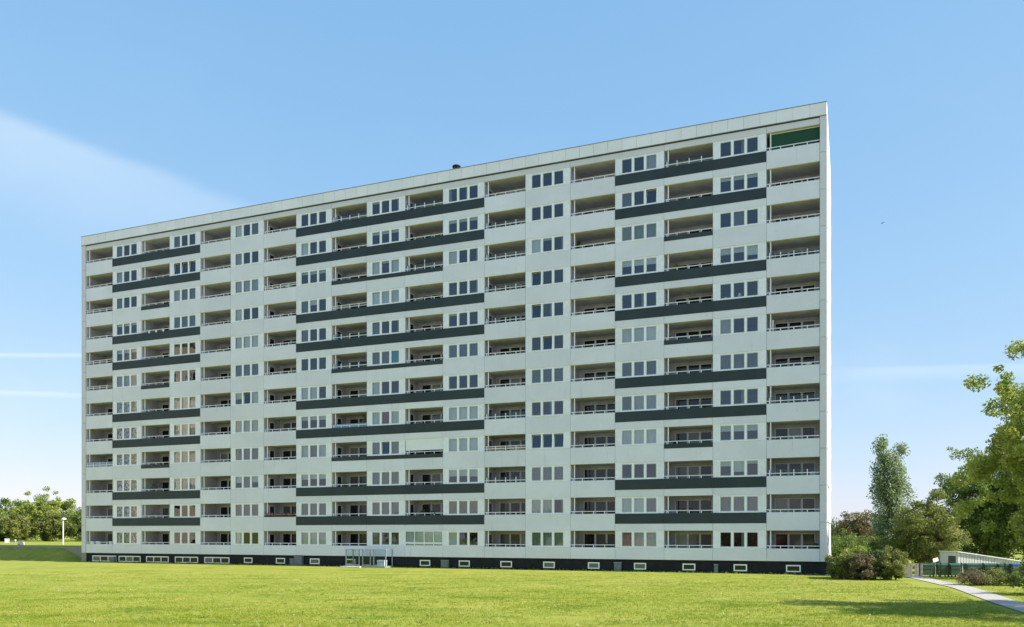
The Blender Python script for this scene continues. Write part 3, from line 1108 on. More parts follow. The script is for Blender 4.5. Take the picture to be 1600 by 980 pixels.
# hedge clump by the corner
HG = 'shrubs of the hedge clump by the end wall'
def shrub(label, pos, h, rx, ry, mat, nleaf=11000, leaf=0.115, n=110, rc=0.27, group=None, stems=4):
    return tree('shrub', label, 'shrub', pos, h, (h * 0.5, rx, ry, h * 0.5), n, rc, nleaf, leaf, mat, 0.04, 'bark_pale', group, 0.22, stems=stems)
shrub('pale-tipped shrub at the end of the hedge touching the black plinth', (22.9, 57.4), 1.75, 0.95, 1.2, 'leaf_olive', group=HG)
shrub('purplish shrub in the middle of the hedge clump', (23.7, 56.6), 1.75, 1.0, 1.0, 'leaf_purple', group=HG)
shrub('tall dark green shrub in the middle of the hedge clump', (24.6, 56.9), 2.15, 1.0, 1.3, 'leaf_dark', group=HG)
shrub('yellow-green shrub at the hedge end beside the path', (25.7, 56.4), 2.05, 1.05, 1.2, 'leaf_olive', 13000, group=HG)
shrub('yellow-topped shrub behind the purplish one in the hedge clump', (24.0, 58.3), 2.2, 1.3, 1.0, 'leaf_yel', group=HG)
# low border shrubs
for k, (x, y, h_, m_, lb) in enumerate(((27.9, 50.2, 0.85, 'leaf_purple', 'low reddish border shrub at the tip of the bed by the path'),
                                     (29.0, 50.0, 0.95, 'leaf_olive', 'low olive border shrub next to the reddish one'),
                                     (30.4, 49.6, 1.05, 'leaf_mid', 'low green border shrub in the bed facing the shed'),
                                     (31.9, 49.0, 1.15, 'leaf_dark', 'low dark border shrub at the far end of the bed'))):
    shrub(lb, (x, y), h_, 1.0, 0.9, m_, 4000, 0.09, 34, 0.32)
shrub('dark leafy bush crowding the path edge', (27.1, 42.4), 2.0, 1.25, 1.2, 'leaf_dark', 5000, 0.12)

# --- left side: trees beyond the raised lawn
LG = 'trees beyond the raised lawn'
left_trees = [(-98, 174, 9.8, 7.0, 'leaf_yel', 'tall domed yellow-green tree beyond the raised lawn'),
              (-107.5, 168, 8.0, 5.4, 'leaf_olive', 'olive rounded tree beyond the raised lawn'),
              (-114, 182, 8.6, 6.0, 'leaf_mid', 'mid green tree at the edge of the wood beyond the raised lawn'),
              (-88, 178, 7.6, 5.2, 'leaf_mid', 'green tree next to the tall domed tree, half hidden by the block'),
              (-77, 172, 7.6, 5.6, 'leaf_olive', 'olive tree mostly hidden behind the far corner of the block'),
              (-122, 168, 8.8, 6.0, 'leaf_yel', 'yellow-green tree at the end of the row beyond the raised lawn')]
for x, y, h_, rr, m_, lb in left_trees:
    tree('broadleaf_tree', lb, 'tree', (x, y), h_, (h_ * 0.54, rr, rr * .8, h_ * 0.46), 260, 0.85, 24000, 0.38, m_, 0.25, group=LG)
for k in range(9):
    x, y = -122 + k * 5.6, 160 + 3 * math.sin(k * 2.1)
    tree('front_row_tree', 'low dark tree in the shady front row beyond the raised lawn', 'tree', (x, y), 5.2, (2.7, 3.9, 2.6, 2.6), 130, 0.7, 9500, 0.33, ['leaf_olive', 'leaf_mid', 'leaf_olive'][k % 3], 0.16, group='front row of low trees beyond the raised lawn')
for k in range(5):
    x, y = -128 + k * 13, 196
    tree('back_tree', 'dark tree at the back of the wood beyond the raised lawn', 'tree', (x, y), 8.0, (3.9, 8.6, 4, 3.9), 110, 1.6, 12000, 0.36, 'leaf_dark', 0.2, group='back trees beyond the raised lawn')

# ------------------------------------------------------------------ lamp post
lp = empty('lamp_post', (*at(98.6, 118), TERR))
tag(lp, 'slim white lamp post standing on the raised lawn', 'lamp')
put('pole', MB().tube([(0, 0, -0.1), (0, 0, 3.55)], [0.10, 0.085], 8).mesh('pole', M['floor']), lp)
put('lamp_head', MB().disc_ring(0.12, 0, [(0.10, 3.5), (0.30, 3.56), (0.28, 3.70), (0.08, 3.78)], 12).mesh('lamp_head', M['white']), lp)
# small white marks on the raised lawn
M['stone'] = simple('pale_stone', (0.70, 0.68, 0.64), 0.8, 0.1, bump=0.4)
def boulder(pos, r, label):
    m = MB().disc_ring(0, 0, [(r * .8, 0), (r, r * .35), (r * .8, r * .8), (r * .3, r)], 9)
    m.v = [(x * (1 + .15 * math.sin(i)), y * (1 + .15 * math.cos(i * 1.7)), z) for i, (x, y, z) in enumerate(m.v)]
    tag(put('boulder', m.mesh('boulder', M['stone']), None, (*pos, TERR)), label, 'stone')
boulder(at(33, 112), 0.45, 'pale boulder on the raised lawn between lamp post and cabinets')
el = empty('electric_box', (*at(11, 140), TERR), 0.3)
tag(el, 'white electrical box in front of the low trees', 'cabinet')
put('casing', MB().box(-.30, .30, -.2, .2, 0, .6).mesh('casing', M['floor']), el)
put('lid', MB().box(-.33, .33, -.23, .23, .603, .66).mesh('lid', M['sidepanel']), el)
bo = empty('bollard', (*at(24, 116), TERR))
tag(bo, 'short pale bollard on the raised lawn', 'bollard')
put('shaft', MB().disc_ring(0, 0, [(.09, 0), (.09, .55)], 8).mesh('shaft', M['steel']), bo)
put('cap', MB().disc_ring(0, 0, [(.12, .552), (.12, .62), (.04, .68)], 8).mesh('cap', M['white']), bo)

# ------------------------------------------------------------------ shed
M['shedwhite'] = simple('shed_boards', (0.66, 0.66, 0.65), 0.6, 0.08, rnd=0.08)
M['sheddoor'] = simple('shed_door', (0.06, 0.06, 0.065), 0.6, 0.1)
sx0, sy0 = at(1497, 82)
sx1, sy1 = at(1594, 81.6)
zs = gz(sx0, sy0)
shed = empty('shed', (sx0, sy0, zs), math.atan2(sy1 - sy0, sx1 - sx0))
tag(shed, 'white board-clad shed with a sloping roof behind the bins', 'shed')
SL = math.hypot(sx1 - sx0, sy1 - sy0)
HL = 2.28
HR = 1.36
def sh_h(x): return HL + (HR - HL) * x / SL
nb = 22
for k in range(nb):
    a, c = SL * k / nb, SL * (k + 1) / nb
    off = 0.0
    m = MB()
    m.v = [(a, off, -0.1), (c - .05, off, -0.1), (c - .05, off, sh_h(c)), (a, off, sh_h(a)), (a, .08, -0.1), (c - .05, .08, -0.1), (c - .05, .08, sh_h(c)), (a, .08, sh_h(a))]
    m.f = [(0, 1, 2, 3), (7, 6, 5, 4), (0, 3, 7, 4), (1, 5, 6, 2), (3, 2, 6, 7)]
    put('board', m.mesh('board', M['shedwhite']), shed)
put('backing', MB().box(0.02, SL - 0.02, 0.085, 0.12, -0.1, HR - 0.02).mesh('backing', M['grey_metal']), shed)
DX, DY = -0.72, 2.4                          # the end with the door runs back from the tall corner
def endq(u0, u1, z0, z1, push=0.0):
    n_ = Vector((-DY, DX, 0)).normalized() * push
    return [(DX * u0 + n_.x, DY * u0 + n_.y, z0), (DX * u1 + n_.x, DY * u1 + n_.y, z0), (DX * u1 + n_.x, DY * u1 + n_.y, z1), (DX * u0 + n_.x, DY * u0 + n_.y, z1)]
def slab(q, th):
    n_ = Vector((DY, -DX, 0)).normalized() * th
    m = MB()
    m.v = q + [(p[0] + n_.x, p[1] + n_.y, p[2]) for p in q]
    m.f = [(0, 3, 2, 1), (4, 5, 6, 7), (0, 1, 5, 4), (1, 2, 6, 5), (2, 3, 7, 6), (3, 0, 4, 7)]
    return m
put('end_wall', slab(endq(0.0, 1.0, -0.1, HL - 0.02), 0.08).mesh('end_wall', M['shedwhite']), shed)
put('door', slab(endq(0.12, 0.52, 0.0, 1.9, 0.03), 0.02).mesh('door', M['sheddoor']), shed)
put('back_wall', MB().box(DX, SL, DY - 0.1, DY, -0.1, HR).mesh('back_wall', M['shedwhite']), shed)
m = MB()
m.v = [(-0.1, -0.15, HL + .02), (SL + .1, -0.15, HR + .02), (SL + .1, DY + .1, HR + .02), (DX - .1, DY + .1, HL + .02),
       (-0.1, -0.15, HL + .10), (SL + .1, -0.15, HR + .10), (SL + .1, DY + .1, HR + .10), (DX - .1, DY + .1, HL + .10)]
m.f = [(0, 3, 2, 1), (4, 5, 6, 7), (0, 1, 5, 4), (1, 2, 6, 5), (2, 3, 7, 6), (3, 0, 4, 7)]
put('roof', m.mesh('roof', M['white']), shed)

# ------------------------------------------------------------------ bins and fence
M['bin'] = simple('bin_green', (0.022, 0.062, 0.040), 0.45, 0.15, spec=0.5)
M['binlid'] = simple('bin_lid_green', (0.045, 0.105, 0.070), 0.4, 0.15, spec=0.5)
M['binblue'] = simple('bin_blue', (0.02, 0.07, 0.22), 0.45, 0.15, spec=0.5)
M['rubber'] = simple('rubber', (0.02, 0.02, 0.02), 0.8, 0.2)


def bin_(px, Y, w, label, body='bin', lid='binlid', h=1.12, rz=0.0, group=None):
    x, y = at(px, Y)
    e = empty('waste_container', (x, y, gz(x, y)), rz)
    tag(e, label, 'bin', group)
    m = MB()
    a, t, d0, d1 = w / 2 - 0.08, w / 2, 0.38, 0.46
    m.v = [(-a, -d0, .16), (a, -d0, .16), (a, d0, .16), (-a, d0, .16), (-t, -d1, h), (t, -d1, h), (t, d1, h), (-t, d1, h)]
    m.f = [(0, 3, 2, 1), (4, 5, 6, 7), (0, 1, 5, 4), (1, 2, 6, 5), (2, 3, 7, 6), (3, 0, 4, 7)]
    m.box(-t - .03, t + .03, -d1 - .03, d1 + .03, h - 0.06, h - 0.002)
    put('body', m.mesh('body', M[body]), e)
    m = MB()
    n = 6
    for k in range(n):
        u0, u1 = k / n, (k + 1) / n
        y0, y1 = -d1 - .04 + u0 * (2 * d1 + .08), -d1 - .04 + u1 * (2 * d1 + .08)
        z0, z1 = h + .02 + .16 * math.sin(u0 * math.pi), h + .02 + .16 * math.sin(u1 * math.pi)
        m.quad((-t - .04, y0, z0), (t + .04, y0, z0), (t + .04, y1, z1), (-t - .04, y1, z1))
    for sx_ in (-t - .04, t + .04):
        m.v += [(sx_, -d1 - .04 + k / n * (2 * d1 + .08), h + .02 + .16 * math.sin(k / n * math.pi)) for k in range(n + 1)]
        m.f.append(tuple(range(len(m.v) - n - 1, len(m.v))))
    put('lid', m.mesh('lid', M[lid]), e)
    for wx in (-a + .05, a - .05):
        for wy in (-d0 + .06, d0 - .06):
            put('wheel', MB().tube([(wx - .03, wy, .09), (wx + .03, wy, .09)], .09, 10).mesh('wheel', M['rubber']), e)
    put('handle', MB().tube([(-t + .1, -d1 - .08, h - .18), (t - .1, -d1 - .08, h - .18)], .02, 6).mesh('handle', M['black']), e)
    return e


BG = 'green waste containers behind the fence'
bin_(1447, 79.5, 1.35, 'dark green waste container by the weathered screen, white lid edges', lid='binlid', group=BG)
bin_(1472, 79.5, 1.15, 'dark green waste container under the tilted white board', group=BG)
bin_(1490, 79.2, 0.95, 'narrow dark green waste container in front of the shed door', group=BG)
bin_(1519, 79.4, 1.35, 'wide dark green waste container before the white boards of the shed', group=BG)
bin_(1545, 79.2, 1.2, 'dark green waste container nearly level with the shed middle', group=BG)
bin_(1566, 79.0, 1.1, 'dark green waste container next to the blue one', group=BG)
bin_(1590, 78.6, 1.35, 'blue waste container at the low end of the shed', 'binblue', 'binblue')
M['fence'] = simple('fence_green', (0.020, 0.035, 0.030), 0.6, 0.15)
fx0, fy0 = at(1437, 77.5)
fx1, fy1 = at(1640, 74.0)
fl = math.hypot(fx1 - fx0, fy1 - fy0)
fe_ = empty('wire_fence', (fx0, fy0, -1.0), math.atan2(fy1 - fy0, fx1 - fx0))
tag(fe_, 'dark green wire fence with square posts in front of the bins', 'fence')
for k in range(7):
    put('post', MB().box(-.05, .05, -.05, .05, -0.4, 1.45).mesh('post', M['fence']), fe_, (fl * k / 6, 0, 0))
for z in (0.08, 0.75, 1.30):
    put('rail', MB().box(0, fl, -.015, .015, z, z + .035).mesh('rail', M['fence']), fe_)
wm = MB()
k = 0.0
while k < fl:
    wm.box(k, k + 0.012, .018, .026, 0.0, 1.3)
    k += 0.13
put('wire_mesh', wm.mesh('wire_mesh', M['fence']), fe_)['kind'] = 'stuff'
# weathered screen left of the bins
M['oldwood'] = simple('weathered_boards', (0.20, 0.19, 0.17), 0.9, 0.2, 3, rnd=0.2)
sc = empty('board_screen', (*at(1413, 78), -0.9), 0.05)
tag(sc, 'weathered grey board screen between the hedge and the bins', 'fence')
for k in range(9):
    if k == 4:
        continue
    put('board', MB().box(k * .2, k * .2 + .185, 0, .03, -0.3, 1.22).mesh('board', M['oldwood']), sc)
put('rail', MB().box(0, 1.8, .032, .08, .9, 1.0).mesh('rail', M['oldwood']), sc)
wb = empty('notice_board', (*at(1462, 79.0), gz(*at(1462, 79.0))), 0.1)
tag(wb, 'small tilted white board above the green containers', 'sign')
put('post', MB().box(-.03, .03, .03, .08, -.1, 1.7).mesh('post', M['steel']), wb)
put('board', MB().box(-.26, .26, -.01, .02, -.17, .17).mesh('board', M['white']), wb, (0, 0, 1.62), (0, R(-14), 0))

# low wall beside the end of the block
lw = empty('low_wall', W(0.0, 0.35, 0), ROT)
tag(lw, 'low black wall with pale coping running from the end wall to the hedge', 'wall')
put('wall_face', MB().box(0.18, 1.9, 0, 0.25, -0.5, 0.92).mesh('wall_face', M['plinth']), lw)
put('coping', MB().box(0.18, 1.93, -0.03, 0.28, 0.923, 1.0).mesh('coping', M['floor']), lw)
tag(put('paving_slab', MB().box(-0.3, 1.4, -0.9, -0.1, -0.2, 0.03).mesh('paving_slab', M['floor']), None, W(0.2, 0.1, 0), (0, 0, ROT)), 'pale paving slab at the foot of the low black wall', 'paving')

# ------------------------------------------------------------------ things on balconies
M['leaf_pot'] = M['leaf_mid']
M['pink'] = simple('pink_petal', (0.55, 0.10, 0.20), 0.6, 0.25, 20)
M['pot'] = simple('terracotta', (0.30, 0.12, 0.07), 0.8, 0.15)
M['dark_cloth'] = simple('dark_fabric', (0.03, 0.03, 0.035), 0.9, 0.2)
M['wood'] = simple('pale_wood', (0.36, 0.30, 0.22), 0.7, 0.2)
# pink flower boxes
fb = empty('flower_box', at_bal(11, 4, 0.04, -0.02, -0.02), ROT)
tag(fb, 'long flower box of pink blossoms hung on a second-storey balcony rail', 'flower box')
put('box', MB().box(0, BW * .92, -.03, .14, .0, .16).mesh('box', M['dark_cloth']), fb)
cs = [np.array([x, 0.05, 0.24 + 0.05 * math.sin(x * 9)]) for x in np.linspace(0.1, BW * .9, 18)]
put('foliage', leaves_mesh('foliage', cs, [.14] * 18, [40] * 18, .07, M['leaf_dark']), fb)
put('blossom', leaves_mesh('blossom', [c + np.array([0.03, -.05, .05]) for c in cs], [.13] * 18, [int(18 + 14 * math.sin(k * 2.3)) for k in range(18)], .075, M['pink']), fb)


def chair(loc, label, mat='rail', rz=0.0, cat='chair'):
    e = empty('balcony_chair', loc, ROT + rz)
    tag(e, label, cat)
    put('seat', MB().box(-.24, .24, -.24, .24, .40, .45).mesh('seat', M[mat]), e)
    put('backrest', MB().box(-.24, .24, .22, .26, .452, 1.30).mesh('backrest', M[mat]), e)
    for a in (-.21, .21):
        for b in (-.21, .19):
            put('leg', MB().box(a - .02, a + .02, b - .02, b + .02, 0, .398).mesh('leg', M[mat]), e)
    return e


chair(at_bal(12, 1, .16, .45, -1.02), 'white high-backed chair by the pier end of the lowest balcony', rz=3.1)
chair(at_bal(12, 1, .36, .50, -1.02), 'white high-backed chair beside another on the lowest balcony by the retaining wall', rz=3.3)
chair(at_bal(12, 1, .86, .50, -1.02), 'white high-backed chair alone at the window side of the lowest corner balcony', rz=3.0)
chair(at_bal(12, 5, .80, .9, -1.02), 'black chair on the lowest balcony above the steel railing enclosure', 'dark_cloth', 1.2)
chair(at_bal(3, 4, .72, .55, -1.02), 'black chair on the laundry-hung balcony, third storey from the roof', 'dark_cloth', 2.0)


def potted(loc, h, label, mat='leaf_dark', r=.28, leaf=.12):
    e = empty('potted_plant', loc, ROT)
    tag(e, label, 'plant')
    put('pot', MB().disc_ring(0, 0, [(.12, 0), (.18, .30), (.17, .31)], 10).mesh('pot', M['pot']), e)
    put('stem', MB().tube([(0, 0, .28), (.02, .01, h * .9)], [.02, .01], 5).mesh('stem', M['bark']), e)
    cs = [np.array([random.uniform(-r, r) * .7, random.uniform(-r, r) * .7, h * random.uniform(.55, 1.0)]) for k in range(9)]
    put('foliage', leaves_mesh('foliage', cs, [r * .7] * 9, [45] * 9, leaf, M[mat]), e)
    return e


potted(at_bal(2, 2, .35, .45, -1.02), 1.35, 'bushy potted plant on the balcony next to the tilted-open windows')
potted(at_bal(5, 4, .80, .6, -1.02), 1.75, 'tall thin potted plant on a fifth-from-top balcony beside a slate band', r=.14)
potted(at_bal(11, 6, .42, .35, -1.02), 1.45, 'potted plant left of the tan-curtained window, larger of the pair')
potted(at_bal(11, 6, .72, .35, -1.02), 1.40, 'potted plant hard against the tan-curtained window, compact')
potted(at_bal(3, 8, .12, .9, -1.02), 1.8, 'tall leafy potted plant on the balcony with the green cloth')
potted(at_bal(12, 10, .93, .5, -1.02), 1.4, 'dark potted plant on the lowest balcony beside the end pier')
potted(at_bal(8, 1, .30, .5, -1.02), 1.3, 'small potted plant on the corner balcony above the lace curtains')
potted(at_bal(7, 2, .45, .5, -1.02), 1.28, 'potted plant on a balcony between lace curtains and beige reflections')
hp = empty('hanging_plant', at_bal(8, 5, .80, .9, .75), ROT)
tag(hp, 'trailing hanging plant under a balcony ceiling beside the red curtain', 'plant')
put('basket', MB().disc_ring(0, 0, [(.08, .1), (.16, .22), (.15, .23)], 10).mesh('basket', M['pot']), hp)
put('cord', MB().tube([(0, 0, .2), (0, 0, .66)], .008, 4).mesh('cord', M['black']), hp)
put('foliage', leaves_mesh('foliage', [np.array([0, 0, .28]), np.array([.1, 0, .1]), np.array([-.1, 0, .05]), np.array([.05, 0, -.15])], [.22, .15, .15, .12], [60, 40, 40, 25], .1, M['leaf_mid']), hp)
# bare branch
bb = empty('bare_branches', at_bal(5, 9, .47, .3, -1.02), ROT)
tag(bb, 'pale bare branches standing upright on a balcony behind the rail', 'branches')
br = MB()
br.tube([(0, 0, 0), (0, 0, 1.05), (-.02, 0, 1.3), (-.22, 0, 1.75), (-.42, 0, 2.1)], [.03, .028, .025, .02, .01], 5)
br.tube([(0, 0, 1.0), (.10, 0, 1.25), (.34, 0, 1.6), (.42, 0, 2.15)], [.028, .025, .02, .01], 5)
br.tube([(-.12, 0, 1.55), (-.05, 0, 1.85), (-.10, 0, 2.0)], [.015, .012, .006], 4)
br.tube([(.36, 0, 1.75), (.26, 0, 1.95)], [.012, .006], 4)
put('branch', br.mesh('branch', M['wood']), bb)
put('pot', MB().disc_ring(0, 0, [(.14, 0), (.2, .4), (.19, .41)], 10).mesh('pot', M['pot']), bb)
# bicycle
bi = empty('bicycle', at_bal(10, 2, .46, .55, -0.42), ROT)
tag(bi, 'dark bicycle hung up behind a balcony rail above a slate band', 'bicycle')
for x in (-.55, .55):
    t = MB()
    pts = [(x + .33 * math.cos(a), 0, .85 + .33 * math.sin(a)) for a in np.linspace(0, 2 * math.pi, 21)]
    t.tube(pts, .022, 5, False)
    for a in range(6):
        t.tube([(x, 0, .85), (x + .33 * math.cos(a * 1.047), 0, .85 + .33 * math.sin(a * 1.047))], .004, 3)
    put('wheel', t.mesh('wheel', M['black']), bi)
f = MB()
f.tube([(-.55, 0, .85), (-.05, 0, .83), (.42, 0, 1.28), (-.18, 0, 1.25), (-.55, 0, .85)], .018, 5)
f.tube([(-.05, 0, .83), (-.22, 0, 1.38)], .018, 5).tube([(.55, 0, .85), (.40, 0, 1.42)], .018, 5)
put('frame', f.mesh('frame', M['black']), bi)
put('saddle', MB().box(-.33, -.12, -.06, .06, 1.38, 1.43).mesh('saddle', M['black']), bi)
put('handlebar', MB().tube([(.40, -.26, 1.42), (.36, 0, 1.44), (.40, .26, 1.42)], .015, 5).mesh('handlebar', M['black']), bi)
# laundry
M['linen'] = cloth('linen', (0.72, 0.72, 0.70))
def cloth_piece(w, h, mat):
    m = MB()
    n = 10
    for k in range(n):
        a, b = k / n, (k + 1) / n
        m.quad((w * a, .03 * math.sin(a * 9), -h + .04 * math.sin(a * 7)), (w * b, .03 * math.sin(b * 9), -h + .04 * math.sin(b * 7)), (w * b, 0, 0), (w * a, 0, 0))
    return m.mesh('cloth', mat)
for k, (fx, w_, h_, m_, lb) in enumerate(((.18, .55, .20, M['linen'], 'white cloth draped on a balcony rail next to a shorter one'),
                                          (.38, .35, .14, M['linen'], 'short white cloth drying in the middle of a balcony rail'),
                                          (.66, .60, .18, M['linen'], 'long white cloth draped at the window end of a balcony rail'))):
    tag(put('laundry_cloth', cloth_piece(w_, h_, m_), None, at_bal(3, 4, fx, 0.01, .24), (0, 0, ROT)), lb, 'laundry')
tag(put('laundry_cloth', cloth_piece(1.3, .18, M['green_cloth']), None, at_bal(3, 8, .45, 0.10, .12), (0, 0, ROT)), 'green cloth behind a balcony rail below the roof line', 'laundry')
tag(put('laundry_cloth', cloth_piece(.75, .16, M['linen']), None, at_bal(7, 10, .66, 0.005, .22), (0, 0, ROT)), 'white towel over the rail of a mid-height balcony at the end pier', 'laundry')
M['blue_cloth'] = cloth('pale_blue_screen', (0.30, 0.40, 0.55))
tag(put('balcony_screen', MB().box(0.1, BW - .1, 0, .01, -.05, .34).mesh('balcony_screen', M['blue_cloth']), None, at_bal(8, 5, 0, .12, 0), (0, 0, ROT)), 'pale blue cloth screen behind the rail of the balcony with the hanging plant', 'screen')
M['pattern'] = cloth('patterned_screen', (0.42, 0.38, 0.34), lace=0.6)
tag(put('balcony_screen', MB().box(0.1, BW - .1, 0, .01, -.05, .36).mesh('balcony_screen', M['pattern']), None, at_bal(9, 7, 0, .12, 0), (0, 0, ROT)), 'brown patterned screen behind a double balcony rail', 'screen')
for k, fx in enumerate((.30, .55, .80)):
    e = empty('hanging_planter', at_bal(4, 2, fx, -.05, .02), ROT)
    tag(e, 'small white planter hooked under the balcony rail, one of three', 'planter', 'three white planters on one balcony rail')
    put('tub', MB().disc_ring(0, 0, [(.07, -.12), (.11, .08), (.10, .09)], 10).mesh('tub', M['white']), e)
    put('hook', MB().box(-.02, .02, .02, .09, .08, .2).mesh('hook', M['white']), e)
pl = empty('umbrella_pole', at_bal(3, 6, .50, .2, -1.02), ROT)
tag(pl, 'bare white parasol pole standing on a balcony', 'pole')
put('shaft', MB().tube([(0, 0, .08), (0, 0, 1.95)], .03, 6).mesh('shaft', M['white']), pl)
put('foot', MB().disc_ring(0, 0, [(.25, 0), (.25, .06), (.06, .1)], 12).mesh('foot', M['white']), pl)
pl = empty('umbrella_pole', at_bal(6, 10, .12, .3, -1.02), ROT)
tag(pl, 'white parasol pole on a balcony beside the end pier', 'pole')
put('shaft', MB().tube([(0, 0, .08), (0, 0, 1.95)], .045, 6).mesh('shaft', M['white']), pl)
put('foot', MB().disc_ring(0, 0, [(.25, 0), (.25, .06), (.06, .1)], 12).mesh('foot', M['white']), pl)


def ornament(r, c, fx, label, kind):
    e = empty(kind, W(win_x[c - 1] + WW * fx, .30, T(r) - OH + .1), ROT)
    tag(e, label, 'lamp' if kind == 'table_lamp' else 'ornament')
    if kind == 'table_lamp':
        put('lamp_base', MB().disc_ring(0, 0, [(.09, 0), (.05, .06), (.02, .1), (.02, .16)], 10).mesh('lamp_base', M['white']), e)
        put('lamp_shade', MB().disc_ring(0, 0, [(.17, .15), (.08, .38)], 12).mesh('lamp_shade', M['white']), e)
    else:
        put('bowl', MB().disc_ring(0, 0, [(.06, 0), (.17, .1), (.15, .14)], 12).mesh('bowl', M['white']), e)
        put('sprig', leaves_mesh('sprig', [np.array([0, 0, .2])], [.11], [25], .07, M['leaf_mid']), e)
ornament(5, 9, .50, 'white table lamp on the sill of an upper window near the end pier', 'table_lamp')
ornament(5, 9, .24, 'white bowl on the sill to one side of the table lamp', 'sill_bowl')
ornament(1, 9, .80, 'white bowl in the top-storey window next to the green screen', 'sill_bowl')

# bird
bd = MB()
bd.tube([(-.22, 0, 0), (-.08, 0, .02), (.08, 0, .01), (.2, 0, .03)], [.01, .06, .05, .015], 6)
bd.quad((-.05, 0, .03), (.08, 0, .03), (.0, .38, .16), (-.10, .36, .15)).quad((-.05, 0, .03), (.08, 0, .03), (.0, -.38, .16), (-.10, -.36, .15))
tag(put('bird', bd.mesh('bird', M['black']), None, (at(1378, 120)[0], 120, CAMZ + (833 - 349) / 1300 * 120), (0.3, 0.2, .5)), 'small dark bird flying in the open sky', 'bird')

# ------------------------------------------------------------------ grass
def blades(n, x0, x1, y0, y1, hmin, hmax, wd):
    ys_ = y0 + (y1 - y0) * (1 - np.sqrt(1 - rng.random(n)))
    xs_ = (rng.random(n) * (x1 - x0) + x0) * ys_
    s_ = np.sin(xs_ * .8) * np.cos(ys_ * .7) + np.sin(xs_ * .23 + 1) * np.cos(ys_ * .31)
    keep = rng.random(n) < (0.62 + 0.25 * s_)
    xs_, ys_ = xs_[keep], ys_[keep]
    dx = np.array([(22.2 + (y - 37.0) * (0.3455 if y < 48 else .25)) for y in ys_])
    keep = (np.abs(xs_ - dx) > 1.1)
    ts = -((xs_ - XR) * (-FY) + (ys_ - YR) * FX)
    ss = -((xs_ - XR) * FX + (ys_ - YR) * FY)
    keep &= (ts > 0.25) | (ss < -3.5)
    xs_, ys_ = xs_[keep], ys_[keep]
    n = len(xs_)
    zs_ = np.array([gz(a, b) for a, b in zip(xs_, ys_)])
    nb = 5
    X, Y, Z = (np.repeat(a, nb) for a in (xs_, ys_, zs_))
    N = n * nb
    X = X + rng.normal(size=N) * .05
    Y = Y + rng.normal(size=N) * .05
    h = hmin + (hmax - hmin) * rng.random(N) ** 2
    az = rng.random(N) * 6.283
    lean = h * rng.uniform(.2, 1.0, N)
    la = rng.random(N) * 6.283
    w = wd * rng.uniform(.6, 1.3, N)
    v = np.empty((N, 3, 3), np.float32)
    v[:, 0] = np.stack([X - w * np.cos(az), Y - w * np.sin(az), Z - .01], 1)
    v[:, 1] = np.stack([X + w * np.cos(az), Y + w * np.sin(az), Z - .01], 1)
    v[:, 2] = np.stack([X + lean * np.cos(la), Y + lean * np.sin(la), Z + h], 1)
    me = bpy.data.meshes.new('grass_blades')
    me.vertices.add(N * 3)
    me.vertices.foreach_set('co', v.ravel())
    me.loops.add(N * 3)
    me.loops.foreach_set('vertex_index', np.arange(N * 3, dtype=np.int32))
    me.polygons.add(N)
    me.polygons.foreach_set('loop_start', np.arange(0, N * 3, 3, dtype=np.int32))
    me.polygons.foreach_set('loop_total', np.full(N, 3, dtype=np.int32))
    me.update()
    me.validate()
    return me


m, nt, out = newmat('grass_blade')
n1 = noise(nt, .5, 5, .65, sc=(.6, 1.6, 1))
n2 = noise(nt, 5.0, 4, .7)
c = mixrgb(nt, maprange(nt, n1, .4, .7), (0.248, 0.308, 0.036), (0.385, 0.370, 0.074))
c = mixrgb(nt, maprange(nt, n2, .4, .75, 0, .6), c, (0.220, 0.310, 0.030))
pt = noise(nt, 0.30, 6, 0.7, sc=(0.8, 1.3, 1))
c = mixrgb(nt, maprange(nt, pt, 0.50, 0.64, 0, 0.75), c, (0.150, 0.235, 0.022))
d = add(nt, 'ShaderNodeBsdfDiffuse')
nt.links.new(c, d.inputs[0])
t = add(nt, 'ShaderNodeBsdfTranslucent')
nt.links.new(c, t.inputs[0])
mx = add(nt, 'ShaderNodeMixShader')
mx.inputs[0].default_value = .4
nt.links.new(d.outputs[0], mx.inputs[1])
nt.links.new(t.outputs[0], mx.inputs[2])
nt.links.new(mx.outputs[0], out.inputs['Surface'])
me = blades(120000, -.72, .72, 24, 72, .025, .085, .011)
me.materials.append(m)
tag(put('grass', me), 'short tufts of lawn grass before the block', 'grass', kind='stuff')
# daisies
M['daisy'] = simple('daisy', (0.80, 0.79, 0.72), .7, .05)
nD = 420
cs = []
for k in range(nD):
    y = 26 + 34 * random.random() ** 1.2
    x = random.uniform(-.66, .5) * y
    cs.append(np.array([x, y, gz(x, y) + .05]))
tag(put('daisies', leaves_mesh('daisies', cs, [.05] * nD, [3] * nD, .042, M['daisy'], up=2)), 'scattered white daisies and clover in the lawn', 'flowers', kind='stuff')

# ------------------------------------------------------------------ the neighbourhood the facade looks out on
M['brick'] = simple('red_brick', (0.30, 0.13, 0.085), .85, .2, 2.0, bump=.3)
M['tile'] = simple('dark_tile', (0.06, 0.055, 0.055), .8, .2)
M['beige'] = concrete('beige_render', (0.72, 0.58, 0.48), .2)


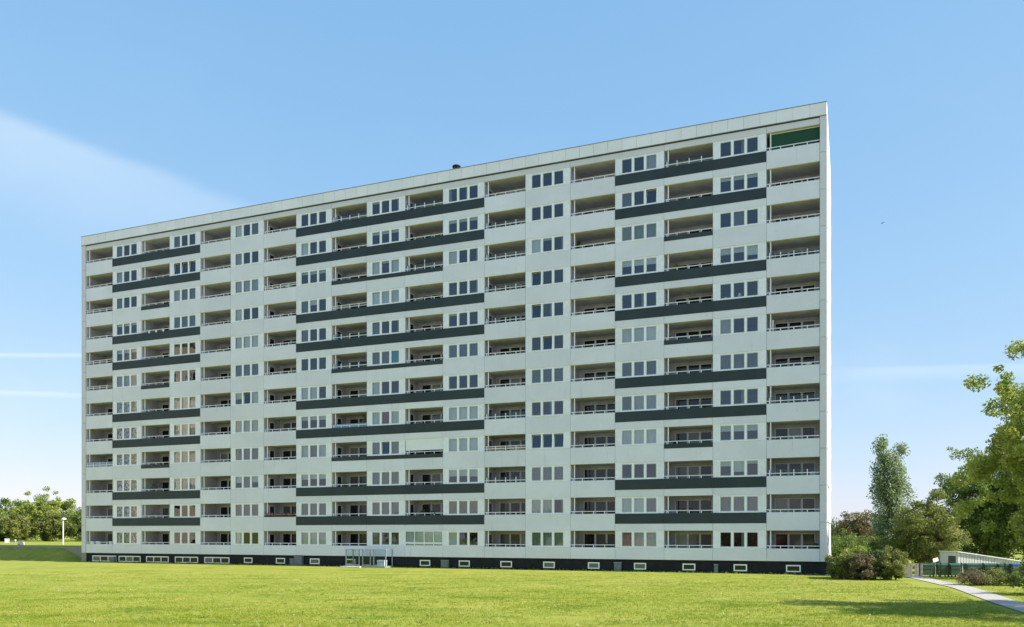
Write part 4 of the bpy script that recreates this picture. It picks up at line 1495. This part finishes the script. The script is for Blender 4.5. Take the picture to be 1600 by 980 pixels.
def house(pos, rz, L_, D_, hw, hr, wall, label):
    e = empty('brick_house', (*pos, 0), rz)
    tag(e, label, 'house')
    put('wall', MB().box(-L_ / 2, L_ / 2, -D_ / 2, D_ / 2, -.3, hw).mesh('wall', M[wall]), e)
    m = MB()
    a, b_ = L_ / 2 + .4, D_ / 2 + .5
    m.v = [(-a, -b_, hw), (a, -b_, hw), (a, b_, hw), (-a, b_, hw), (-a, 0, hw + hr), (a, 0, hw + hr)]
    m.f = [(0, 1, 5, 4), (2, 3, 4, 5), (0, 4, 3), (1, 2, 5), (0, 3, 2, 1)]
    rf = put('roof', m.mesh('roof', M['tile']), e)
    put('chimney', MB().box(L_ * .2, L_ * .2 + .7, -.35, .35, hw + hr * .6, hw + hr + .8).mesh('chimney', M['brick']), rf)
    for k in range(int(L_ // 3)):
        x = -L_ / 2 + 1.2 + k * 3
        w = put('window', MB().box(x, x + 1.4, D_ / 2, D_ / 2 + .05, .9, 2.2).mesh('window', M['white']), e)
        put('pane', MB().box(x + .1, x + 1.3, D_ / 2 + .051, D_ / 2 + .06, 1.0, 2.1).mesh('pane', M['dglass0']), w)


house((-26, -16), .10, 16, 9, 3.0, 2.6, 'brick', 'red brick bungalow with dark tiled roof facing the lawn across the street')
house((-50, -8), .35, 14, 9, 3.0, 2.4, 'brick', 'second red brick bungalow beyond the first one facing the lawn')
house((6, -20), -.05, 14, 9, 2.8, 2.6, 'beige', 'beige rendered bungalow facing the lawn')
for k in range(13):
    x = -112 + k * 12.5
    y = -26 + 8 * math.sin(k * 1.7) + (22 if x < -60 else 0)
    tree('street_tree', 'round green tree in the row behind the bungalows', 'tree', (x, y), 7, (4.0, 4.6, 4.2, 3.2), 60, 1.1, 5000, .36, ['leaf_dark', 'leaf_mid'][k % 2], .2, group='trees behind the bungalows')
tw = empty('tower_block', (-84, 63, 0), math.atan2(-.446, -.978) + math.pi / 2)
tag(tw, 'pinkish beige tower block standing beyond the raised lawn', 'building')
put('wall', MB().box(-8, 8, -5, 5, -.5, 33).mesh('wall', M['beige']), tw)
put('roof', MB().box(-8.3, 8.3, -5.3, 5.3, 33.01, 33.6).mesh('roof', M['coping']), tw)
for fl in range(11):
    for k in range(4):
        for sd in (-1, 1):
            x = -6.6 + k * 3.6
            w = put('window', MB().box(x, x + 2.0, sd * 5 - .06, sd * 5 + .06, 1.2 + fl * 2.9, 2.6 + fl * 2.9).mesh('window', M['white']), tw)
            put('pane', MB().box(x + .1, x + 1.9, sd * 5 - .07, sd * 5 + .07, 1.3 + fl * 2.9, 2.5 + fl * 2.9).mesh('pane', M['dglass0']), w)

mb = MB()
mb.quad((-160, -150, .06), (160, -150, .06), (160, -9, .06), (-160, -9, .06))  # unseen pale ground, added to bounce neutral light onto the facade
M['paving'] = concrete('bounce_concrete', (0.42, 0.41, 0.40), .4)
tag(put('bounce_paving', mb.mesh('bounce_paving', M['paving'])), 'unseen pale paving added to bounce neutral light onto the block', kind='structure')

cs = []
for k in range(60):
    y = 25 + 22 * random.random() ** 1.4
    x = random.choice((random.uniform(-.66, -.1), random.uniform(-.66, .5))) * y
    cs.append(np.array([x, y, gz(x, y) + .05]))
tag(put('weeds', leaves_mesh('weeds', cs, [.10 + .14 * random.random() for _ in cs], [22] * len(cs), .08, M['leaf_yel'], up=.6, flat=.4)), 'small leafy weed clumps scattered in the lawn', 'weeds', kind='stuff')

# more of what people keep on their balconies, placed where the photograph shows dark or pale shapes behind the rails
ORD = ['', 'first', 'second', 'third', 'fourth', 'fifth', 'sixth', 'seventh', 'eighth', 'ninth', 'tenth', 'eleventh', 'twelfth']
def where(r, b): return '%s storey from the roof, %s balcony from the sunlit end wall' % (ORD[r], ORD[11 - b])
for k, (r, b_, fx) in enumerate(((6, 1, .45), (8, 2, .3), (10, 1, .3), (2, 6, .6), (4, 5, .7), (9, 9, .25), (10, 10, .12), (10, 10, .9), (6, 4, .55), (12, 7, .35), (9, 4, .7), (5, 10, .5))):
    if (r, b_, fx) == (10, 10, .9):
        chair(at_bal(r, b_, fx, .6, -1.02), 'white chair, ' + where(r, b_), 'rail', 2.5)
    else:
        chair(at_bal(r, b_, fx, .6, -1.02), 'dark chair, ' + where(r, b_), 'dark_cloth', random.uniform(0, 6))
for k, (r, b_, fx, h_) in enumerate(((2, 5, .5, 1.3), (4, 9, .2, 1.5), (5, 3, .8, 1.35), (7, 3, .35, 1.3), (8, 9, .8, 1.3), (10, 5, .3, 1.4), (11, 8, .3, 1.3), (12, 8, .75, 1.35), (6, 7, .6, 1.35), (9, 2, .6, 1.3), (11, 9, .55, 1.3))):
    potted(at_bal(r, b_, fx, .45, -1.02), h_, 'leafy potted plant, ' + where(r, b_), ['leaf_dark', 'leaf_mid'][k % 2])
# longer grass left by the mower along the foot of the plinth
cs = []
for k in range(900):
    x, y = from_st(random.uniform(.5, 76), random.uniform(-.12, .22))
    cs.append(np.array([x, y, gz(x, y) + .02 + .03 * random.random()]))
tag(put('edge_grass', leaves_mesh('edge_grass', cs, [.05 + .09 * random.random() ** 2 for _ in cs], [9] * len(cs), .10, M['leaf_yel'], up=0, flat=1.2)), 'longer unmown grass along the foot of the black plinth', 'grass', kind='stuff')
